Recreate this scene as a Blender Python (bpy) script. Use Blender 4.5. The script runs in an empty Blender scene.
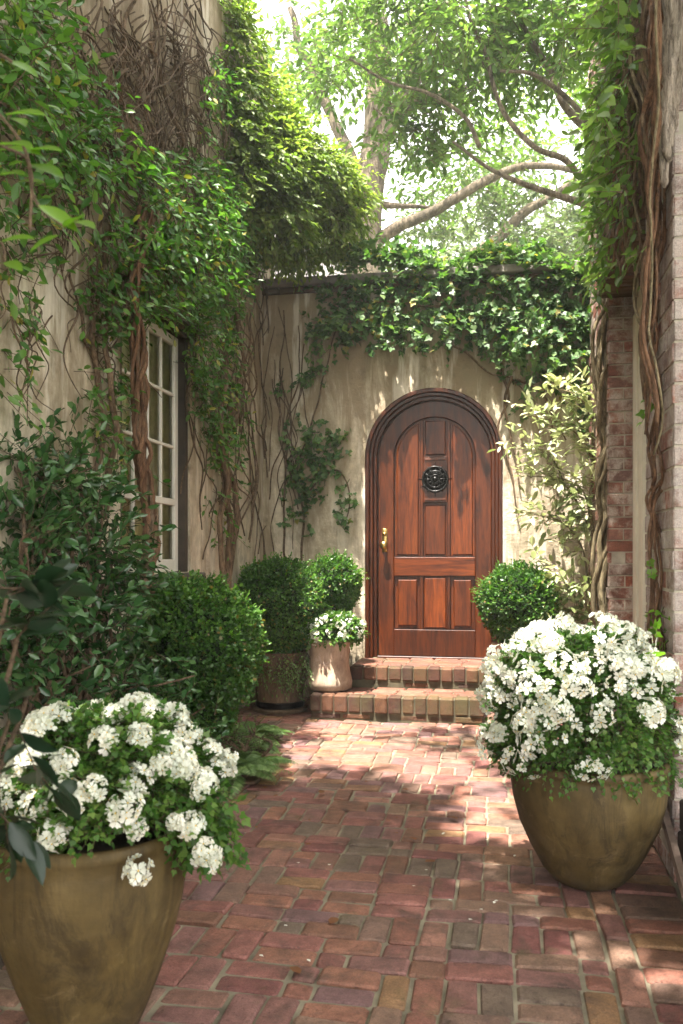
import bpy, math, random
import numpy as np
from mathutils import Vector, Matrix, noise as mnoise
random.seed(7); rng = np.random.default_rng(11)
PI = math.pi
S = bpy.context.scene
COL = S.collection

# ------------------------------------------------------------------ survey helpers
F = 850.0; CX = 341.5; HY = 555.0; H = 1.15; PHI = math.radians(10.5)
SN, CS = math.sin(PHI), math.cos(PHI)
def P(px, py, d):
    t = (px - CX) / F
    return Vector((d * (-SN + t * CS), d * (CS + t * SN), H - (py - HY) / F * d))
def G(px, py, z=0.0): return P(px, py, F * (H - z) / (py - HY))
WL, WB, WR = -1.90, 6.72, 0.60
def onleft(px, py, off=0.0):
    t = (px - CX) / F; return P(px, py, (WL + off) / (-SN + t * CS))
def onback(px, py, off=0.0):
    t = (px - CX) / F; return P(px, py, (WB - off) / (CS + t * SN))
def onright(px, py, off=0.0):
    t = (px - CX) / F; return P(px, py, (WR - off) / (-SN + t * CS))
SUN = Vector((-0.11, -0.30, 1.0)).normalized()

# ------------------------------------------------------------------ object helpers
def tag(o, label=None, cat=None, group=None, kind=None):
    if label: o['label'] = label
    if cat: o['category'] = cat
    if group: o['group'] = group
    if kind: o['kind'] = kind
    return o
def empty(name, loc, label, cat, group=None, rz=0.0):
    o = bpy.data.objects.new(name, None); COL.objects.link(o)
    o.location = loc; o.rotation_euler = (0, 0, rz); o.empty_display_size = .1
    return tag(o, label, cat, group)
def wloc(o):
    v = Vector((0, 0, 0))
    while o is not None: v = v + Vector(o.location); o = o.parent
    return v
def link(name, me, mats, parent=None):
    if not isinstance(mats, (list, tuple)): mats = [mats]
    for m in mats: me.materials.append(m)
    o = bpy.data.objects.new(name, me); COL.objects.link(o); o.parent = parent
    return o
def at_base(o):                       # a world-built top-level mesh gets its origin at its own base
    me = o.data; n = len(me.vertices); a = np.empty(n * 3, 'f'); me.vertices.foreach_get('co', a); a = a.reshape(-1, 3)
    c = np.array([a[:, 0].mean(), a[:, 1].mean(), a[:, 2].min()], 'f')
    me.vertices.foreach_set('co', (a - c).ravel()); o.location = c.tolist(); me.update(); return o

class MB:
    def __init__(s): s.v = []; s.f = []; s.m = []; s.mi = 0
    def add(s, vs, fs):
        b = len(s.v); s.v += [tuple(x) for x in vs]
        for f in fs: s.f.append([b + i for i in f]); s.m.append(s.mi)
    def box(s, x0, x1, y0, y1, z0, z1, bev=0.0):
        if bev <= 0:
            s.add([(x0,y0,z0),(x1,y0,z0),(x1,y1,z0),(x0,y1,z0),(x0,y0,z1),(x1,y0,z1),(x1,y1,z1),(x0,y1,z1)],
                  [(3,2,1,0),(4,5,6,7),(0,1,5,4),(1,2,6,5),(2,3,7,6),(3,0,4,7)]); return
        bm = rounded(x0, x1, y0, y1, z0, z1, bev); s.add(*bm)
    def tube(s, pts, rad, n=7, cap=True, rough=0.0):
        pts = [Vector(p) for p in pts]; k = len(pts)
        if not hasattr(rad, '__len__'): rad = [rad] * k
        t0 = (pts[1] - pts[0]).normalized()
        a = t0.orthogonal().normalized(); vs = []
        for i, p in enumerate(pts):
            t = (pts[min(i + 1, k - 1)] - pts[max(i - 1, 0)]);
            if t.length < 1e-9: t = t0
            t.normalize(); a = (a - t * a.dot(t))
            if a.length < 1e-6: a = t.orthogonal()
            a.normalize(); b = t.cross(a)
            for j in range(n):
                w = 2 * PI * j / n; r = rad[i] * (1 + (random.uniform(-rough, rough) if rough else 0))
                vs.append(p + (a * math.cos(w) + b * math.sin(w)) * r)
        fs = []
        for i in range(k - 1):
            for j in range(n):
                j2 = (j + 1) % n; fs.append((i*n+j, i*n+j2, (i+1)*n+j2, (i+1)*n+j))
        if cap: fs.append(tuple(range(n))[::-1]); fs.append(tuple((k-1)*n + j for j in range(n)))
        s.add(vs, fs)
    def lathe(s, c, prof, n=48, wob=0.0):
        vs = []; fs = []; k = len(prof)
        for i, (r, z) in enumerate(prof):
            for j in range(n):
                w = 2 * PI * j / n; rr = r * (1 + wob * math.sin(2 * w + 1.3) + wob * .6 * math.sin(3 * w + z * 9))
                vs.append((c[0] + rr * math.cos(w), c[1] + rr * math.sin(w), c[2] + z))
        for i in range(k - 1):
            for j in range(n): fs.append((i*n+j, i*n+(j+1)%n, (i+1)*n+(j+1)%n, (i+1)*n+j))
        fs.append(tuple(range(n))[::-1]); fs.append(tuple((k-1)*n+j for j in range(n)))
        s.add(vs, fs)
    def prism(s, poly, o, ax, ay, n, t0, t1, ch=0.0):
        """extrude 2-D poly (in axes ax, ay from o) along n from t0 to t1; ch = chamfer at t1"""
        k = len(poly); o = Vector(o); ax = Vector(ax); ay = Vector(ay); n = Vector(n)
        def ring(pl, t): return [o + ax * p[0] + ay * p[1] + n * t for p in pl]
        if ch > 0:
            cx = sum(p[0] for p in poly) / k; cy = sum(p[1] for p in poly) / k
            ins = []
            for i in range(k):
                p0, p1, p2 = Vector(poly[i-1]), Vector(poly[i]), Vector(poly[(i+1) % k])
                e1 = (p1 - p0).normalized(); e2 = (p2 - p1).normalized()
                m = Vector((-(e1.y + e2.y), e1.x + e2.x)); m = m.normalized() if m.length > 1e-6 else Vector((-e1.y, e1.x))
                if m.dot(Vector((cx, cy)) - p1) < 0: m = -m
                ins.append(tuple(p1 + m * ch))
            vs = ring(poly, t0) + ring(poly, t1 - ch * .8) + ring(ins, t1)
            fs = [tuple(range(k))[::-1]]
            for r in (0, 1):
                for i in range(k): fs.append((r*k+i, r*k+(i+1)%k, (r+1)*k+(i+1)%k, (r+1)*k+i))
            fs.append(tuple(2*k+i for i in range(k)))
        else:
            vs = ring(poly, t0) + ring(poly, t1); fs = [tuple(range(k))[::-1], tuple(k+i for i in range(k))]
            for i in range(k): fs.append((i, (i+1)%k, k+(i+1)%k, k+i))
        s.add(vs, fs)
    def build(s, name, mats, parent=None, smooth=False, angle=None):
        me = bpy.data.meshes.new(name)
        off = wloc(parent) if parent is not None else Vector((0, 0, 0))
        me.from_pydata([(v[0]-off.x, v[1]-off.y, v[2]-off.z) for v in s.v], [], s.f)
        me.polygons.foreach_set('material_index', s.m)
        import bmesh
        bm = bmesh.new(); bm.from_mesh(me); bmesh.ops.recalc_face_normals(bm, faces=bm.faces); bm.to_mesh(me); bm.free()
        if smooth: me.polygons.foreach_set('use_smooth', [True] * len(me.polygons))
        me.update(); return link(name, me, mats, parent)

def rounded(x0, x1, y0, y1, z0, z1, b):
    vs = []; fs = []
    import itertools
    idx = {}
    for sx, sy, sz in itertools.product((0, 1), repeat=3):
        X = (x0, x1)[sx]; Y = (y0, y1)[sy]; Z = (z0, z1)[sz]
        dx = b if sx == 0 else -b; dy = b if sy == 0 else -b; dz = b if sz == 0 else -b
        idx[(sx,sy,sz,'x')] = len(vs); vs.append((X, Y+dy, Z+dz))
        idx[(sx,sy,sz,'y')] = len(vs); vs.append((X+dx, Y, Z+dz))
        idx[(sx,sy,sz,'z')] = len(vs); vs.append((X+dx, Y+dy, Z))
        fs.append((len(vs)-3, len(vs)-2, len(vs)-1))
    q = [(0,0),(1,0),(1,1),(0,1)]
    for s_ in (0,1):
        fs.append([idx[(s_,a,c,'x')] for a,c in q]); fs.append([idx[(a,s_,c,'y')] for a,c in q]); fs.append([idx[(a,c,s_,'z')] for a,c in q])
    for a in (0,1):
        for c in (0,1):
            fs.append([idx[(0,a,c,'y')], idx[(1,a,c,'y')], idx[(1,a,c,'z')], idx[(0,a,c,'z')]])
            fs.append([idx[(a,0,c,'x')], idx[(a,1,c,'x')], idx[(a,1,c,'z')], idx[(a,0,c,'z')]])
            fs.append([idx[(a,c,0,'x')], idx[(a,c,1,'x')], idx[(a,c,1,'y')], idx[(a,c,0,'y')]])
    return vs, fs

def smooth_path(pts, sub=6):
    pts = [Vector(p) for p in pts]; out = []
    q = [pts[0]*2 - pts[1]] + pts + [pts[-1]*2 - pts[-2]]
    for i in range(1, len(q) - 2):
        for j in range(sub):
            t = j / sub; p0, p1, p2, p3 = q[i-1], q[i], q[i+1], q[i+2]
            out.append(.5*((2*p1)+(-p0+p2)*t+(2*p0-5*p1+4*p2-p3)*t*t+(-p0+3*p1-3*p2+p3)*t*t*t))
    out.append(pts[-1]); return out
def lerp_r(r0, r1, n, pw=1.0): return [r0 + (r1 - r0) * (i / (n - 1)) ** pw for i in range(n)]
def wob(pts, amp, fr=3.0, seed=0.0):
    out = []
    for p in pts:
        q = p * fr + Vector((seed, seed * 1.7, -seed))
        out.append(p + Vector((mnoise.noise(q), mnoise.noise(q + Vector((31, 0, 0))), mnoise.noise(q + Vector((0, 47, 0))) * .5)) * amp)
    return out

# ------------------------------------------------------------------ leaves (numpy)
def nrm(a): return a / np.maximum(np.linalg.norm(a, axis=1, keepdims=True), 1e-9)
TEMPL = {
 'oval': ([(0,0,0),(.3,.2,.05),(.68,.2,.03),(1,0,-.1),(.68,-.2,.03),(.3,-.2,.05),(.5,0,-.03)], [(6,0,1),(6,1,2),(6,2,3),(6,3,4),(6,4,5),(6,5,0)]),
 'round': ([(0,0,0),(.3,.33,.04),(.75,.3,.03),(1,0,-.06),(.75,-.3,.03),(.3,-.33,.04),(.5,0,-.04)], [(6,0,1),(6,1,2),(6,2,3),(6,3,4),(6,4,5),(6,5,0)]),
 'dia': ([(0,0,0),(.5,.26,.05),(1,0,-.08),(.5,-.26,.05)], [(0,3,2),(0,2,1)]),
 'lance': ([(0,0,0),(.4,.13,.04),(1,0,-.14),(.4,-.13,.04)], [(0,3,2),(0,2,1)]),
 'big': ([(0,0,0),(.12,.10,.03),(.3,.185,.055),(.5,.21,.055),(.7,.175,.03),(.87,.095,-.02),(1,0,-.08),(.87,-.095,-.02),(.7,-.175,.03),(.5,-.21,.055),(.3,-.185,.055),(.12,-.10,.03),(.3,0,.005),(.6,0,-.015)], [(12,0,1),(12,1,2),(12,2,3),(12,3,13),(13,3,4),(13,4,5),(13,5,6),(13,6,7),(13,7,8),(13,8,9),(12,13,9),(12,9,10),(12,10,11),(12,11,0)]),
 'ivy': ([(0,0,0),(-.12,.3,.02),(.3,.5,-.02),(.5,.24,.02),(1,0,-.08),(.5,-.24,.02),(.3,-.5,-.02),(-.12,-.3,.02),(.3,0,-.05)], [(8,0,1),(8,1,2),(8,2,3),(8,3,4),(8,4,5),(8,5,6),(8,6,7),(8,7,0)]),
 'petal': ([(0,0,0),(.55,.36,.1),(.95,.26,.05),(.86,0,.12),(.95,-.26,.05),(.55,-.36,.1)], [(0,5,4),(0,4,3),(0,3,2),(0,2,1)]),
}
def leaf_arrays(Pn, D, N, Sz, shape):
    tv, tf = TEMPL[shape]; tv = np.array(tv, 'f'); tf = np.array(tf, 'i')
    D = nrm(D); N = nrm(N - D * np.sum(N * D, 1, keepdims=True)); B = np.cross(N, D)
    n = len(Pn); k = len(tv); Sz = np.broadcast_to(np.asarray(Sz, 'f'), (n,))[:, None, None]
    V = Pn[:, None, :] + Sz * (tv[None, :, 0:1] * D[:, None] + tv[None, :, 1:2] * B[:, None] + tv[None, :, 2:3] * N[:, None])
    Fc = tf[None] + (np.arange(n) * k)[:, None, None]
    return V.reshape(-1, 3).astype('f'), Fc.reshape(-1, 3)
def np_mesh(name, chunks, mats, parent=None, mi=None, smooth=False):
    V = []; Fc = []; M = []; b = 0
    for i, (v, f) in enumerate(chunks):
        V.append(v); Fc.append(f + b); b += len(v); M.append(np.full(len(f), mi[i] if mi else 0, 'i'))
    V = np.concatenate(V); Fc = np.concatenate(Fc).astype('i'); M = np.concatenate(M)
    if parent is not None: V = V - np.array(wloc(parent), 'f')
    me = bpy.data.meshes.new(name); me.vertices.add(len(V)); me.vertices.foreach_set('co', V.astype('f').ravel())
    me.loops.add(Fc.size); me.loops.foreach_set('vertex_index', Fc.ravel())
    me.polygons.add(len(Fc)); me.polygons.foreach_set('loop_start', np.arange(len(Fc), dtype='i') * 3)
    me.polygons.foreach_set('material_index', M)
    if smooth: me.polygons.foreach_set('use_smooth', np.ones(len(Fc), bool))
    me.update(calc_edges=True); me.validate()
    return link(name, me, mats, parent)
def twigs(A, B, r):
    n = len(A); d = nrm(B - A); up = np.tile(np.array([[.13, .31, .94]]), (n, 1)); s = nrm(np.cross(d, up)); t = np.cross(d, s)
    V = []
    for e, q in ((A, 1.0), (B, .5)):
        for w in (0, 2.094, 4.189): V.append(e + (s * math.cos(w) + t * math.sin(w)) * r * q)
    V = np.stack(V, 1).reshape(-1, 3)
    f = np.array([(0,1,4),(0,4,3),(1,2,5),(1,5,4),(2,0,3),(2,3,5)])
    return V.astype('f'), (f[None] + (np.arange(n) * 6)[:, None, None]).reshape(-1, 3)
def sprigs(C, D, L, k, size, droop=.25, up=.7, jit=.45, out=None, twig_r=.002):
    """C centres, D directions, L length: k leaves along each. returns leaf placement + twig chunk"""
    n = len(C); D = nrm(D); L = np.broadcast_to(np.asarray(L), (n,))
    side = nrm(np.cross(D, np.array([[0, 0, 1.0]])) + rng.normal(0, .35, (n, 3)))
    Pn = []; Dn = []; Nn = []; Sn = []
    for j in range(k):
        t = (j + .6) / k; sg = 1 if j % 2 else -1
        p = C + D * (L * t)[:, None]; p[:, 2] -= droop * L * t * t
        dd = nrm(D * (.55 + .5 * t) + side * sg * (1.0 - .6 * t) + rng.normal(0, jit * .6, (n, 3))); dd[:, 2] -= droop * .8
        nn = np.array([[0, 0, up]]) + rng.normal(0, jit, (n, 3))
        if out is not None: nn = nn + out
        Pn.append(p); Dn.append(dd); Nn.append(nn); Sn.append(size * rng.uniform(.6, 1.2, n) * (1.05 - .25 * abs(t - .5)))
    E = C + D * L[:, None]; E[:, 2] -= droop * L
    return np.concatenate(Pn), np.concatenate(Dn), np.concatenate(Nn), np.concatenate(Sn), twigs(C, E, twig_r)

# ------------------------------------------------------------------ materials
def newmat(name):
    m = bpy.data.materials.new(name); m.use_nodes = True; nt = m.node_tree
    b = nt.nodes['Principled BSDF']; return m, nt, b, nt.nodes['Material Output']
def nd(nt, ty, **kw):
    n = nt.nodes.new(ty)
    for k, v in kw.items():
        if k.startswith('i_'):
            key = k[2:]; key = int(key) if key.isdigit() else key.replace('_', ' ')
            n.inputs[key].default_value = v
        else: setattr(n, k, v)
    return n
def coords(nt, scale=(1,1,1), rot=(0,0,0)):
    tc = nd(nt, 'ShaderNodeTexCoord'); mp = nd(nt, 'ShaderNodeMapping'); mp.inputs['Scale'].default_value = scale; mp.inputs['Rotation'].default_value = rot
    nt.links.new(tc.outputs['Object'], mp.inputs['Vector']); return mp.outputs['Vector']
def noise(nt, vec, scale, detail=6, rough=.6, dist=0.0):
    n = nd(nt, 'ShaderNodeTexNoise'); n.inputs['Scale'].default_value = scale; n.inputs['Detail'].default_value = detail
    n.inputs['Roughness'].default_value = rough; n.inputs['Distortion'].default_value = dist
    if vec is not None: nt.links.new(vec, n.inputs['Vector'])
    return n.outputs['Fac']
def ramp(nt, fac, stops, interp='LINEAR'):
    r = nd(nt, 'ShaderNodeValToRGB'); r.color_ramp.interpolation = interp; e = r.color_ramp.elements
    while len(e) < len(stops): e.new(.5)
    for i, (p, c) in enumerate(stops): e[i].position = p; e[i].color = (*c, 1) if len(c) == 3 else c
    nt.links.new(fac, r.inputs['Fac']); return r.outputs['Color']
def mix(nt, fac, a, b, mode='MIX'):
    n = nd(nt, 'ShaderNodeMix', data_type='RGBA', blend_type=mode)
    for s_, v in ((n.inputs[0], fac), (n.inputs[6], a), (n.inputs[7], b)):
        if hasattr(v, 'node'): nt.links.new(v, s_)
        elif isinstance(v, (int, float)): s_.default_value = v
        else: s_.default_value = (*v, 1)
    return n.outputs[2]
def math_(nt, op, a, b=0.0, clamp=False):
    n = nd(nt, 'ShaderNodeMath', operation=op, use_clamp=clamp)
    for i, v in enumerate((a, b)):
        if hasattr(v, 'node'): nt.links.new(v, n.inputs[i])
        else: n.inputs[i].default_value = v
    return n.outputs[0]
def bump(nt, b, h, strength=.3, dist=.01):
    n = nd(nt, 'ShaderNodeBump'); n.inputs['Strength'].default_value = strength; n.inputs['Distance'].default_value = dist
    nt.links.new(h, n.inputs['Height']); nt.links.new(n.outputs[0], b.inputs['Normal'])
def W(a): return (a, a, a)

def leaf_mat(name, cols, rough=.45, trans=.35, spec=.4, tcol=None, old=None):
    m, nt, b, out = newmat(name)
    g = nd(nt, 'ShaderNodeNewGeometry'); st_ = [(.955*i / (len(cols) - 1), x) for i, x in enumerate(cols)] + ([(.965, old), (1.0, old)] if old else [])
    c = ramp(nt, g.outputs['Random Per Island'], st_)
    f = noise(nt, coords(nt), 2.2, 2); f2 = ramp(nt, f, [(.35, (.62,.7,.6)), (.65, (1.25,1.2,1.15))]); c = mix(nt, 1.0, c, f2, 'MULTIPLY')
    nt.links.new(c, b.inputs['Base Color']); b.inputs['Roughness'].default_value = rough; b.inputs['Specular IOR Level'].default_value = spec
    t = nd(nt, 'ShaderNodeBsdfTranslucent'); tc = mix(nt, 1.0, c, tcol or (1.5, 1.75, .6), 'MULTIPLY'); nt.links.new(tc, t.inputs['Color'])
    ms = nd(nt, 'ShaderNodeMixShader'); ms.inputs[0].default_value = trans
    nt.links.new(b.outputs[0], ms.inputs[1]); nt.links.new(t.outputs[0], ms.inputs[2]); nt.links.new(ms.outputs[0], out.inputs['Surface'])
    return m
M = {}
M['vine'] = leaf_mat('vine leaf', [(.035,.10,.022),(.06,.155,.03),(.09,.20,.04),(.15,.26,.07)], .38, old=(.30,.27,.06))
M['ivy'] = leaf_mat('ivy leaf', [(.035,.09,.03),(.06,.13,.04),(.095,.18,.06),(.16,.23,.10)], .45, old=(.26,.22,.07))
M['lit'] = leaf_mat('sunlit vine leaf', [(.10,.17,.035),(.14,.21,.045),(.19,.26,.06),(.24,.29,.085)], .5, .45, tcol=(1.4,1.55,.7))  # sunlight painted in: brighter yellow green copy of the vine leaf
M['tree'] = leaf_mat('tree leaf', [(.06,.12,.03),(.085,.15,.038),(.115,.19,.05),(.15,.22,.07)], .5, .5, tcol=(1.35,1.5,.75))
M['far'] = leaf_mat('hazed far leaf', [(.08,.12,.055),(.11,.155,.07),(.15,.195,.10)], .55, .45, tcol=(1.25,1.35,.85))  # haze painted in: paler, greyer leaf colour for the background trees
M['box'] = leaf_mat('boxwood leaf', [(.026,.075,.018),(.048,.125,.026),(.075,.165,.036),(.115,.21,.06)], .38, .3, old=(.22,.17,.06))
M['boxtip'] = leaf_mat('young boxwood leaf', [(.07,.18,.03),(.11,.24,.04),(.16,.29,.07)], .35, .35)
M['dark'] = leaf_mat('camellia leaf', [(.02,.065,.022),(.035,.095,.03),(.05,.12,.038),(.075,.15,.05)], .24, .15, .55)
M['laurel'] = leaf_mat('laurel leaf', [(.01,.028,.016),(.015,.036,.02),(.02,.045,.022)], .32, .15, .4)
M['fresh'] = leaf_mat('fresh leaf', [(.09,.2,.02),(.13,.26,.03),(.16,.28,.04)], .35, .5)
M['flowerleaf'] = leaf_mat('flower plant leaf', [(.03,.085,.016),(.05,.125,.022),(.075,.165,.03),(.13,.21,.05)], .42, .35)
M['fern'] = leaf_mat('fern leaf', [(.09,.16,.05),(.13,.21,.075),(.18,.26,.11)], .5, .3)
M['pale'] = leaf_mat('pale variegated leaf', [(.34,.38,.2),(.5,.52,.36),(.18,.24,.09),(.6,.6,.46)], .4, .3, tcol=(1.2,1.3,.8))
M['petal'] = leaf_mat('white petal', [(.70,.68,.56),(.80,.79,.74),(.86,.85,.83),(.88,.87,.86),(.88,.88,.87)], .55, .25, .15, tcol=(1,1,1))
M['dry'] = leaf_mat('dry leaf', [(.18,.06,.03),(.2,.08,.03),(.14,.07,.035)], .6, .2)

def simple(name, col, rough=.5, metal=0.0, nz=None, var=.25, bmp=.2, bscale=60):
    m, nt, b, out = newmat(name)
    f = noise(nt, coords(nt), nz or 12, 6); c = mix(nt, 1.0, col, ramp(nt, f, [(.3, W(1 - var)), (.7, W(1 + var))]), 'MULTIPLY')
    nt.links.new(c, b.inputs['Base Color']); b.inputs['Roughness'].default_value = rough; b.inputs['Metallic'].default_value = metal
    bump(nt, b, noise(nt, coords(nt), bscale, 5), bmp, .003); return m
M['yellow'] = simple('flower centre', (.75,.5,.05), .6)
M['bark'] = None
def bark(name, c1, c2, sc=(30,30,4), dist=.012):
    m, nt, b, out = newmat(name); v = coords(nt, sc)
    f = noise(nt, v, 1.3, 8, .65, .5); c = ramp(nt, f, [(.3, c1), (.62, c2)])
    g = noise(nt, coords(nt), 1.7, 3); c = mix(nt, 1.0, c, ramp(nt, g, [(.35, (.75,.75,.7)), (.65, (1.2,1.15,1.1))]), 'MULTIPLY')
    nt.links.new(c, b.inputs['Base Color']); fl = noise(nt, coords(nt, (sc[0]*2.2, sc[1]*2.2, sc[2]*3)), 1.5, 6, .75, 1.0); c = mix(nt, 1.0, c, ramp(nt, fl, [(.38, W(.45)), (.56, W(1.15))]), 'MULTIPLY'); nt.links.new(c, b.inputs['Base Color']); b.inputs['Roughness'].default_value = .9; b.inputs['Specular IOR Level'].default_value = .2; bump(nt, b, math_(nt, 'ADD', f, math_(nt, 'MULTIPLY', fl, .8)), 1.0, dist); return m
M['bark'] = bark('vine bark', (.07,.045,.03), (.27,.19,.13))
M['barkred'] = bark('red brown vine bark', (.07,.035,.022), (.28,.16,.10))
M['barkpale'] = bark('pale shaggy bark', (.22,.17,.14), (.58,.50,.44), (24,24,2.2), .03)
M['barkolive'] = bark('olive vine bark', (.1,.08,.045), (.34,.28,.18))
M['twig'] = bark('twig bark', (.06,.045,.03), (.17,.12,.085), (20,20,20), .004)
M['treebark'] = bark('tree bark', (.08,.065,.05), (.2,.165,.125), (9,9,2), .03)

def plaster():
    m, nt, b, out = newmat('weathered stucco'); v = coords(nt)
    base = ramp(nt, noise(nt, v, 1.4, 7, .62, .3), [(.28, (.46,.375,.26)), (.5, (.65,.56,.425)), (.7, (.76,.68,.55))])
    fine = ramp(nt, noise(nt, v, 11, 9, .75), [(.32, W(.72)), (.66, W(1.14))]); c = mix(nt, 1.0, base, fine, 'MULTIPLY')
    sp = nd(nt, 'ShaderNodeSeparateXYZ'); nt.links.new(v, sp.inputs[0]); z = sp.outputs['Z']
    st = noise(nt, coords(nt, (3.6,3.6,.7)), 1.5, 9, .72, .6)         # rain streaks
    top = ramp(nt, math_(nt, 'DIVIDE', z, 4.0), [(.35, W(0)), (.72, W(1))])
    sf = ramp(nt, math_(nt, 'ADD', st, math_(nt, 'MULTIPLY', top, .16)), [(.46, W(0)), (.66, W(1))])
    c = mix(nt, math_(nt, 'MULTIPLY', sf, .85), c, (.215,.155,.09))
    gr = ramp(nt, noise(nt, coords(nt, (2.2,2.2,1.3)), 1.7, 8, .7, .4), [(.49, W(0)), (.60, W(1))])
    c = mix(nt, math_(nt, 'MULTIPLY', gr, .55), c, (.27,.225,.15))
    lo = ramp(nt, z, [(.1, W(1)), (.75, W(0))])
    df = ramp(nt, math_(nt, 'ADD', noise(nt, v, 6, 7, .7), math_(nt, 'MULTIPLY', lo, .22)), [(.56, W(0)), (.74, W(1))])
    c = mix(nt, math_(nt, 'MULTIPLY', df, .7), c, (.13,.105,.065))
    ps = ramp(nt, noise(nt, coords(nt, (3.5,3.5,.5), (0,0,.6)), 2.1, 5, .6), [(.54, W(0)), (.62, W(1))])
    c = mix(nt, math_(nt, 'MULTIPLY', ps, .5), c, (.80,.74,.63))
    nt.links.new(c, b.inputs['Base Color']); b.inputs['Roughness'].default_value = .92
    h = math_(nt, 'ADD', math_(nt, 'MULTIPLY', noise(nt, v, 3.2, 5), 1.5), math_(nt, 'MULTIPLY', noise(nt, v, 42, 6, .7), .35))
    bump(nt, b, h, .55, .03); return m
M['plaster'] = plaster()

def brick(name, cols, wash=0.0, moss=0.0, washcol=(.62,.55,.5), rough=.85, spot=.5):
    m, nt, b, out = newmat(name); v = coords(nt)
    g = nd(nt, 'ShaderNodeNewGeometry'); c = ramp(nt, g.outputs['Random Per Island'], [(i / (len(cols)), x) for i, x in enumerate(cols)], 'CONSTANT')
    c = mix(nt, 1.0, c, ramp(nt, noise(nt, v, 14, 8, .7), [(.32, W(.6)), (.68, W(1.22))]), 'MULTIPLY')
    ds = ramp(nt, noise(nt, v, 5, 7, .7, .6), [(.52, W(0)), (.66, W(1))]); c = mix(nt, math_(nt, 'MULTIPLY', ds, spot), c, (.075,.05,.04))
    cr = ramp(nt, noise(nt, v, 70, 4, .6), [(.60, W(0)), (.68, W(1))]); c = mix(nt, math_(nt, 'MULTIPLY', cr, .35), c, (.05,.035,.03))
    if wash:
        wf = ramp(nt, noise(nt, v, 7, 8, .75, .3), [(.60 - wash * .25, W(0)), (.66 - wash * .12, W(1))]); c = mix(nt, math_(nt, 'MULTIPLY', wf, .8), c, washcol)
    if moss:
        mf = ramp(nt, noise(nt, v, 3.1, 7, .7), [(.62 - moss * .2, W(0)), (.72 - moss * .1, W(1))]); c = mix(nt, math_(nt, 'MULTIPLY', mf, .6), c, (.085,.08,.03))
    nt.links.new(c, b.inputs['Base Color']); b.inputs['Roughness'].default_value = rough; b.inputs['Specular IOR Level'].default_value = .35
    gr = noise(nt, v, 190, 4, .7); c = mix(nt, 1.0, c, ramp(nt, gr, [(.35, W(.72)), (.62, W(1.16))]), 'MULTIPLY'); nt.links.new(c, b.inputs['Base Color'])
    h = math_(nt, 'ADD', math_(nt, 'ADD', noise(nt, v, 22, 7, .7), math_(nt, 'MULTIPLY', gr, .3)), math_(nt, 'MULTIPLY', cr, -.25)); bump(nt, b, h, .9, .008); return m
RB0 = [(.30,.115,.085),(.25,.085,.06),(.34,.14,.105),(.22,.095,.085),(.33,.155,.09),(.27,.10,.075),(.17,.11,.10),(.31,.135,.115),(.36,.15,.10),(.20,.075,.055),(.19,.165,.12),(.28,.12,.10),(.24,.11,.11),(.37,.17,.13),(.15,.13,.125),(.26,.09,.06)]
RB = [tuple(min(1, k*random.uniform(1.0,1.3)) for k in c) for c in [(.225,.10,.072),(.195,.085,.06),(.25,.12,.085),(.18,.085,.07),(.235,.12,.075),(.215,.10,.07),(.165,.095,.08),(.235,.115,.095),(.27,.125,.08),(.16,.075,.06),(.17,.11,.08),(.22,.105,.085),(.19,.10,.09),(.255,.13,.10),(.13,.095,.08),(.205,.09,.06)]]
M['paver'] = brick('paving brick', RB, .0, .16, rough=.6, spot=.75)
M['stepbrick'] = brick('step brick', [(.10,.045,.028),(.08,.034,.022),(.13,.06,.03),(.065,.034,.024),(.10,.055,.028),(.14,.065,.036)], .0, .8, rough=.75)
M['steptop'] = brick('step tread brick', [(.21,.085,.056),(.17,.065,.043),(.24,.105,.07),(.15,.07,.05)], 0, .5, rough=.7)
M['wallbrick'] = brick('wall brick', [(.28,.11,.075),(.22,.085,.06),(.32,.15,.11),(.25,.12,.09),(.30,.10,.06),(.20,.11,.09)], .6, .2, (.50,.43,.37))
M['pierbrick'] = brick('limewashed brick', [(.28,.19,.16),(.24,.14,.12),(.33,.23,.2),(.30,.11,.07),(.30,.21,.19),(.26,.10,.07)], .75, .1, (.52,.46,.43))
M['mortar'] = simple('lime mortar', (.42,.38,.31), .95, 0, 9, .3, .6, 80)
M['pavemortar'] = simple('sandy joint', (.19,.165,.115), .95, 0, 7, .45, .7, 90)
M['stepmortar'] = simple('dark mossy mortar', (.085,.075,.045), .95, 0, 9, .5, .7, 60)
M['soil'] = simple('soil', (.045,.032,.022), .95, 0, 14, .4, 1, 40)
M['moss'] = simple('mossy ground', (.08,.09,.04), .95, 0, 3, .4, 1, 40)
M['slate'] = simple('grey stone cap', (.21,.19,.175), .8, 0, 6, .4, .6, 30)
M['paint'] = simple('aged white paint', (.74,.71,.64), .5, 0, 5, .1, .15, 60)
M['cream'] = simple('cream paint', (.66,.61,.49), .55, 0, 4, .12, .2, 60)
M['darkwood'] = simple('dark weathered wood', (.05,.038,.028), .75, 0, 10, .4, .5, 40)
M['greywood'] = simple('grey weathered board', (.26,.19,.16), .8, 0, 20, .3, .5, 50)
M['sill'] = simple('sill stone', (.10,.09,.075), .8, 0, 8, .4, .5, 40)
M['iron'] = simple('black iron', (.03,.03,.03), .3, .9, 20, .3, .3, 80)
M['brass'] = simple('aged brass', (.48,.33,.12), .32, 1, 20, .3, .2, 80)
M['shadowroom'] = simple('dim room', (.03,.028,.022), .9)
M['pinkwall'] = simple('pink stucco house', (.55,.40,.36), .9, 0, 3, .1)
M['roof'] = simple('grey roof', (.22,.2,.2), .8)

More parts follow.
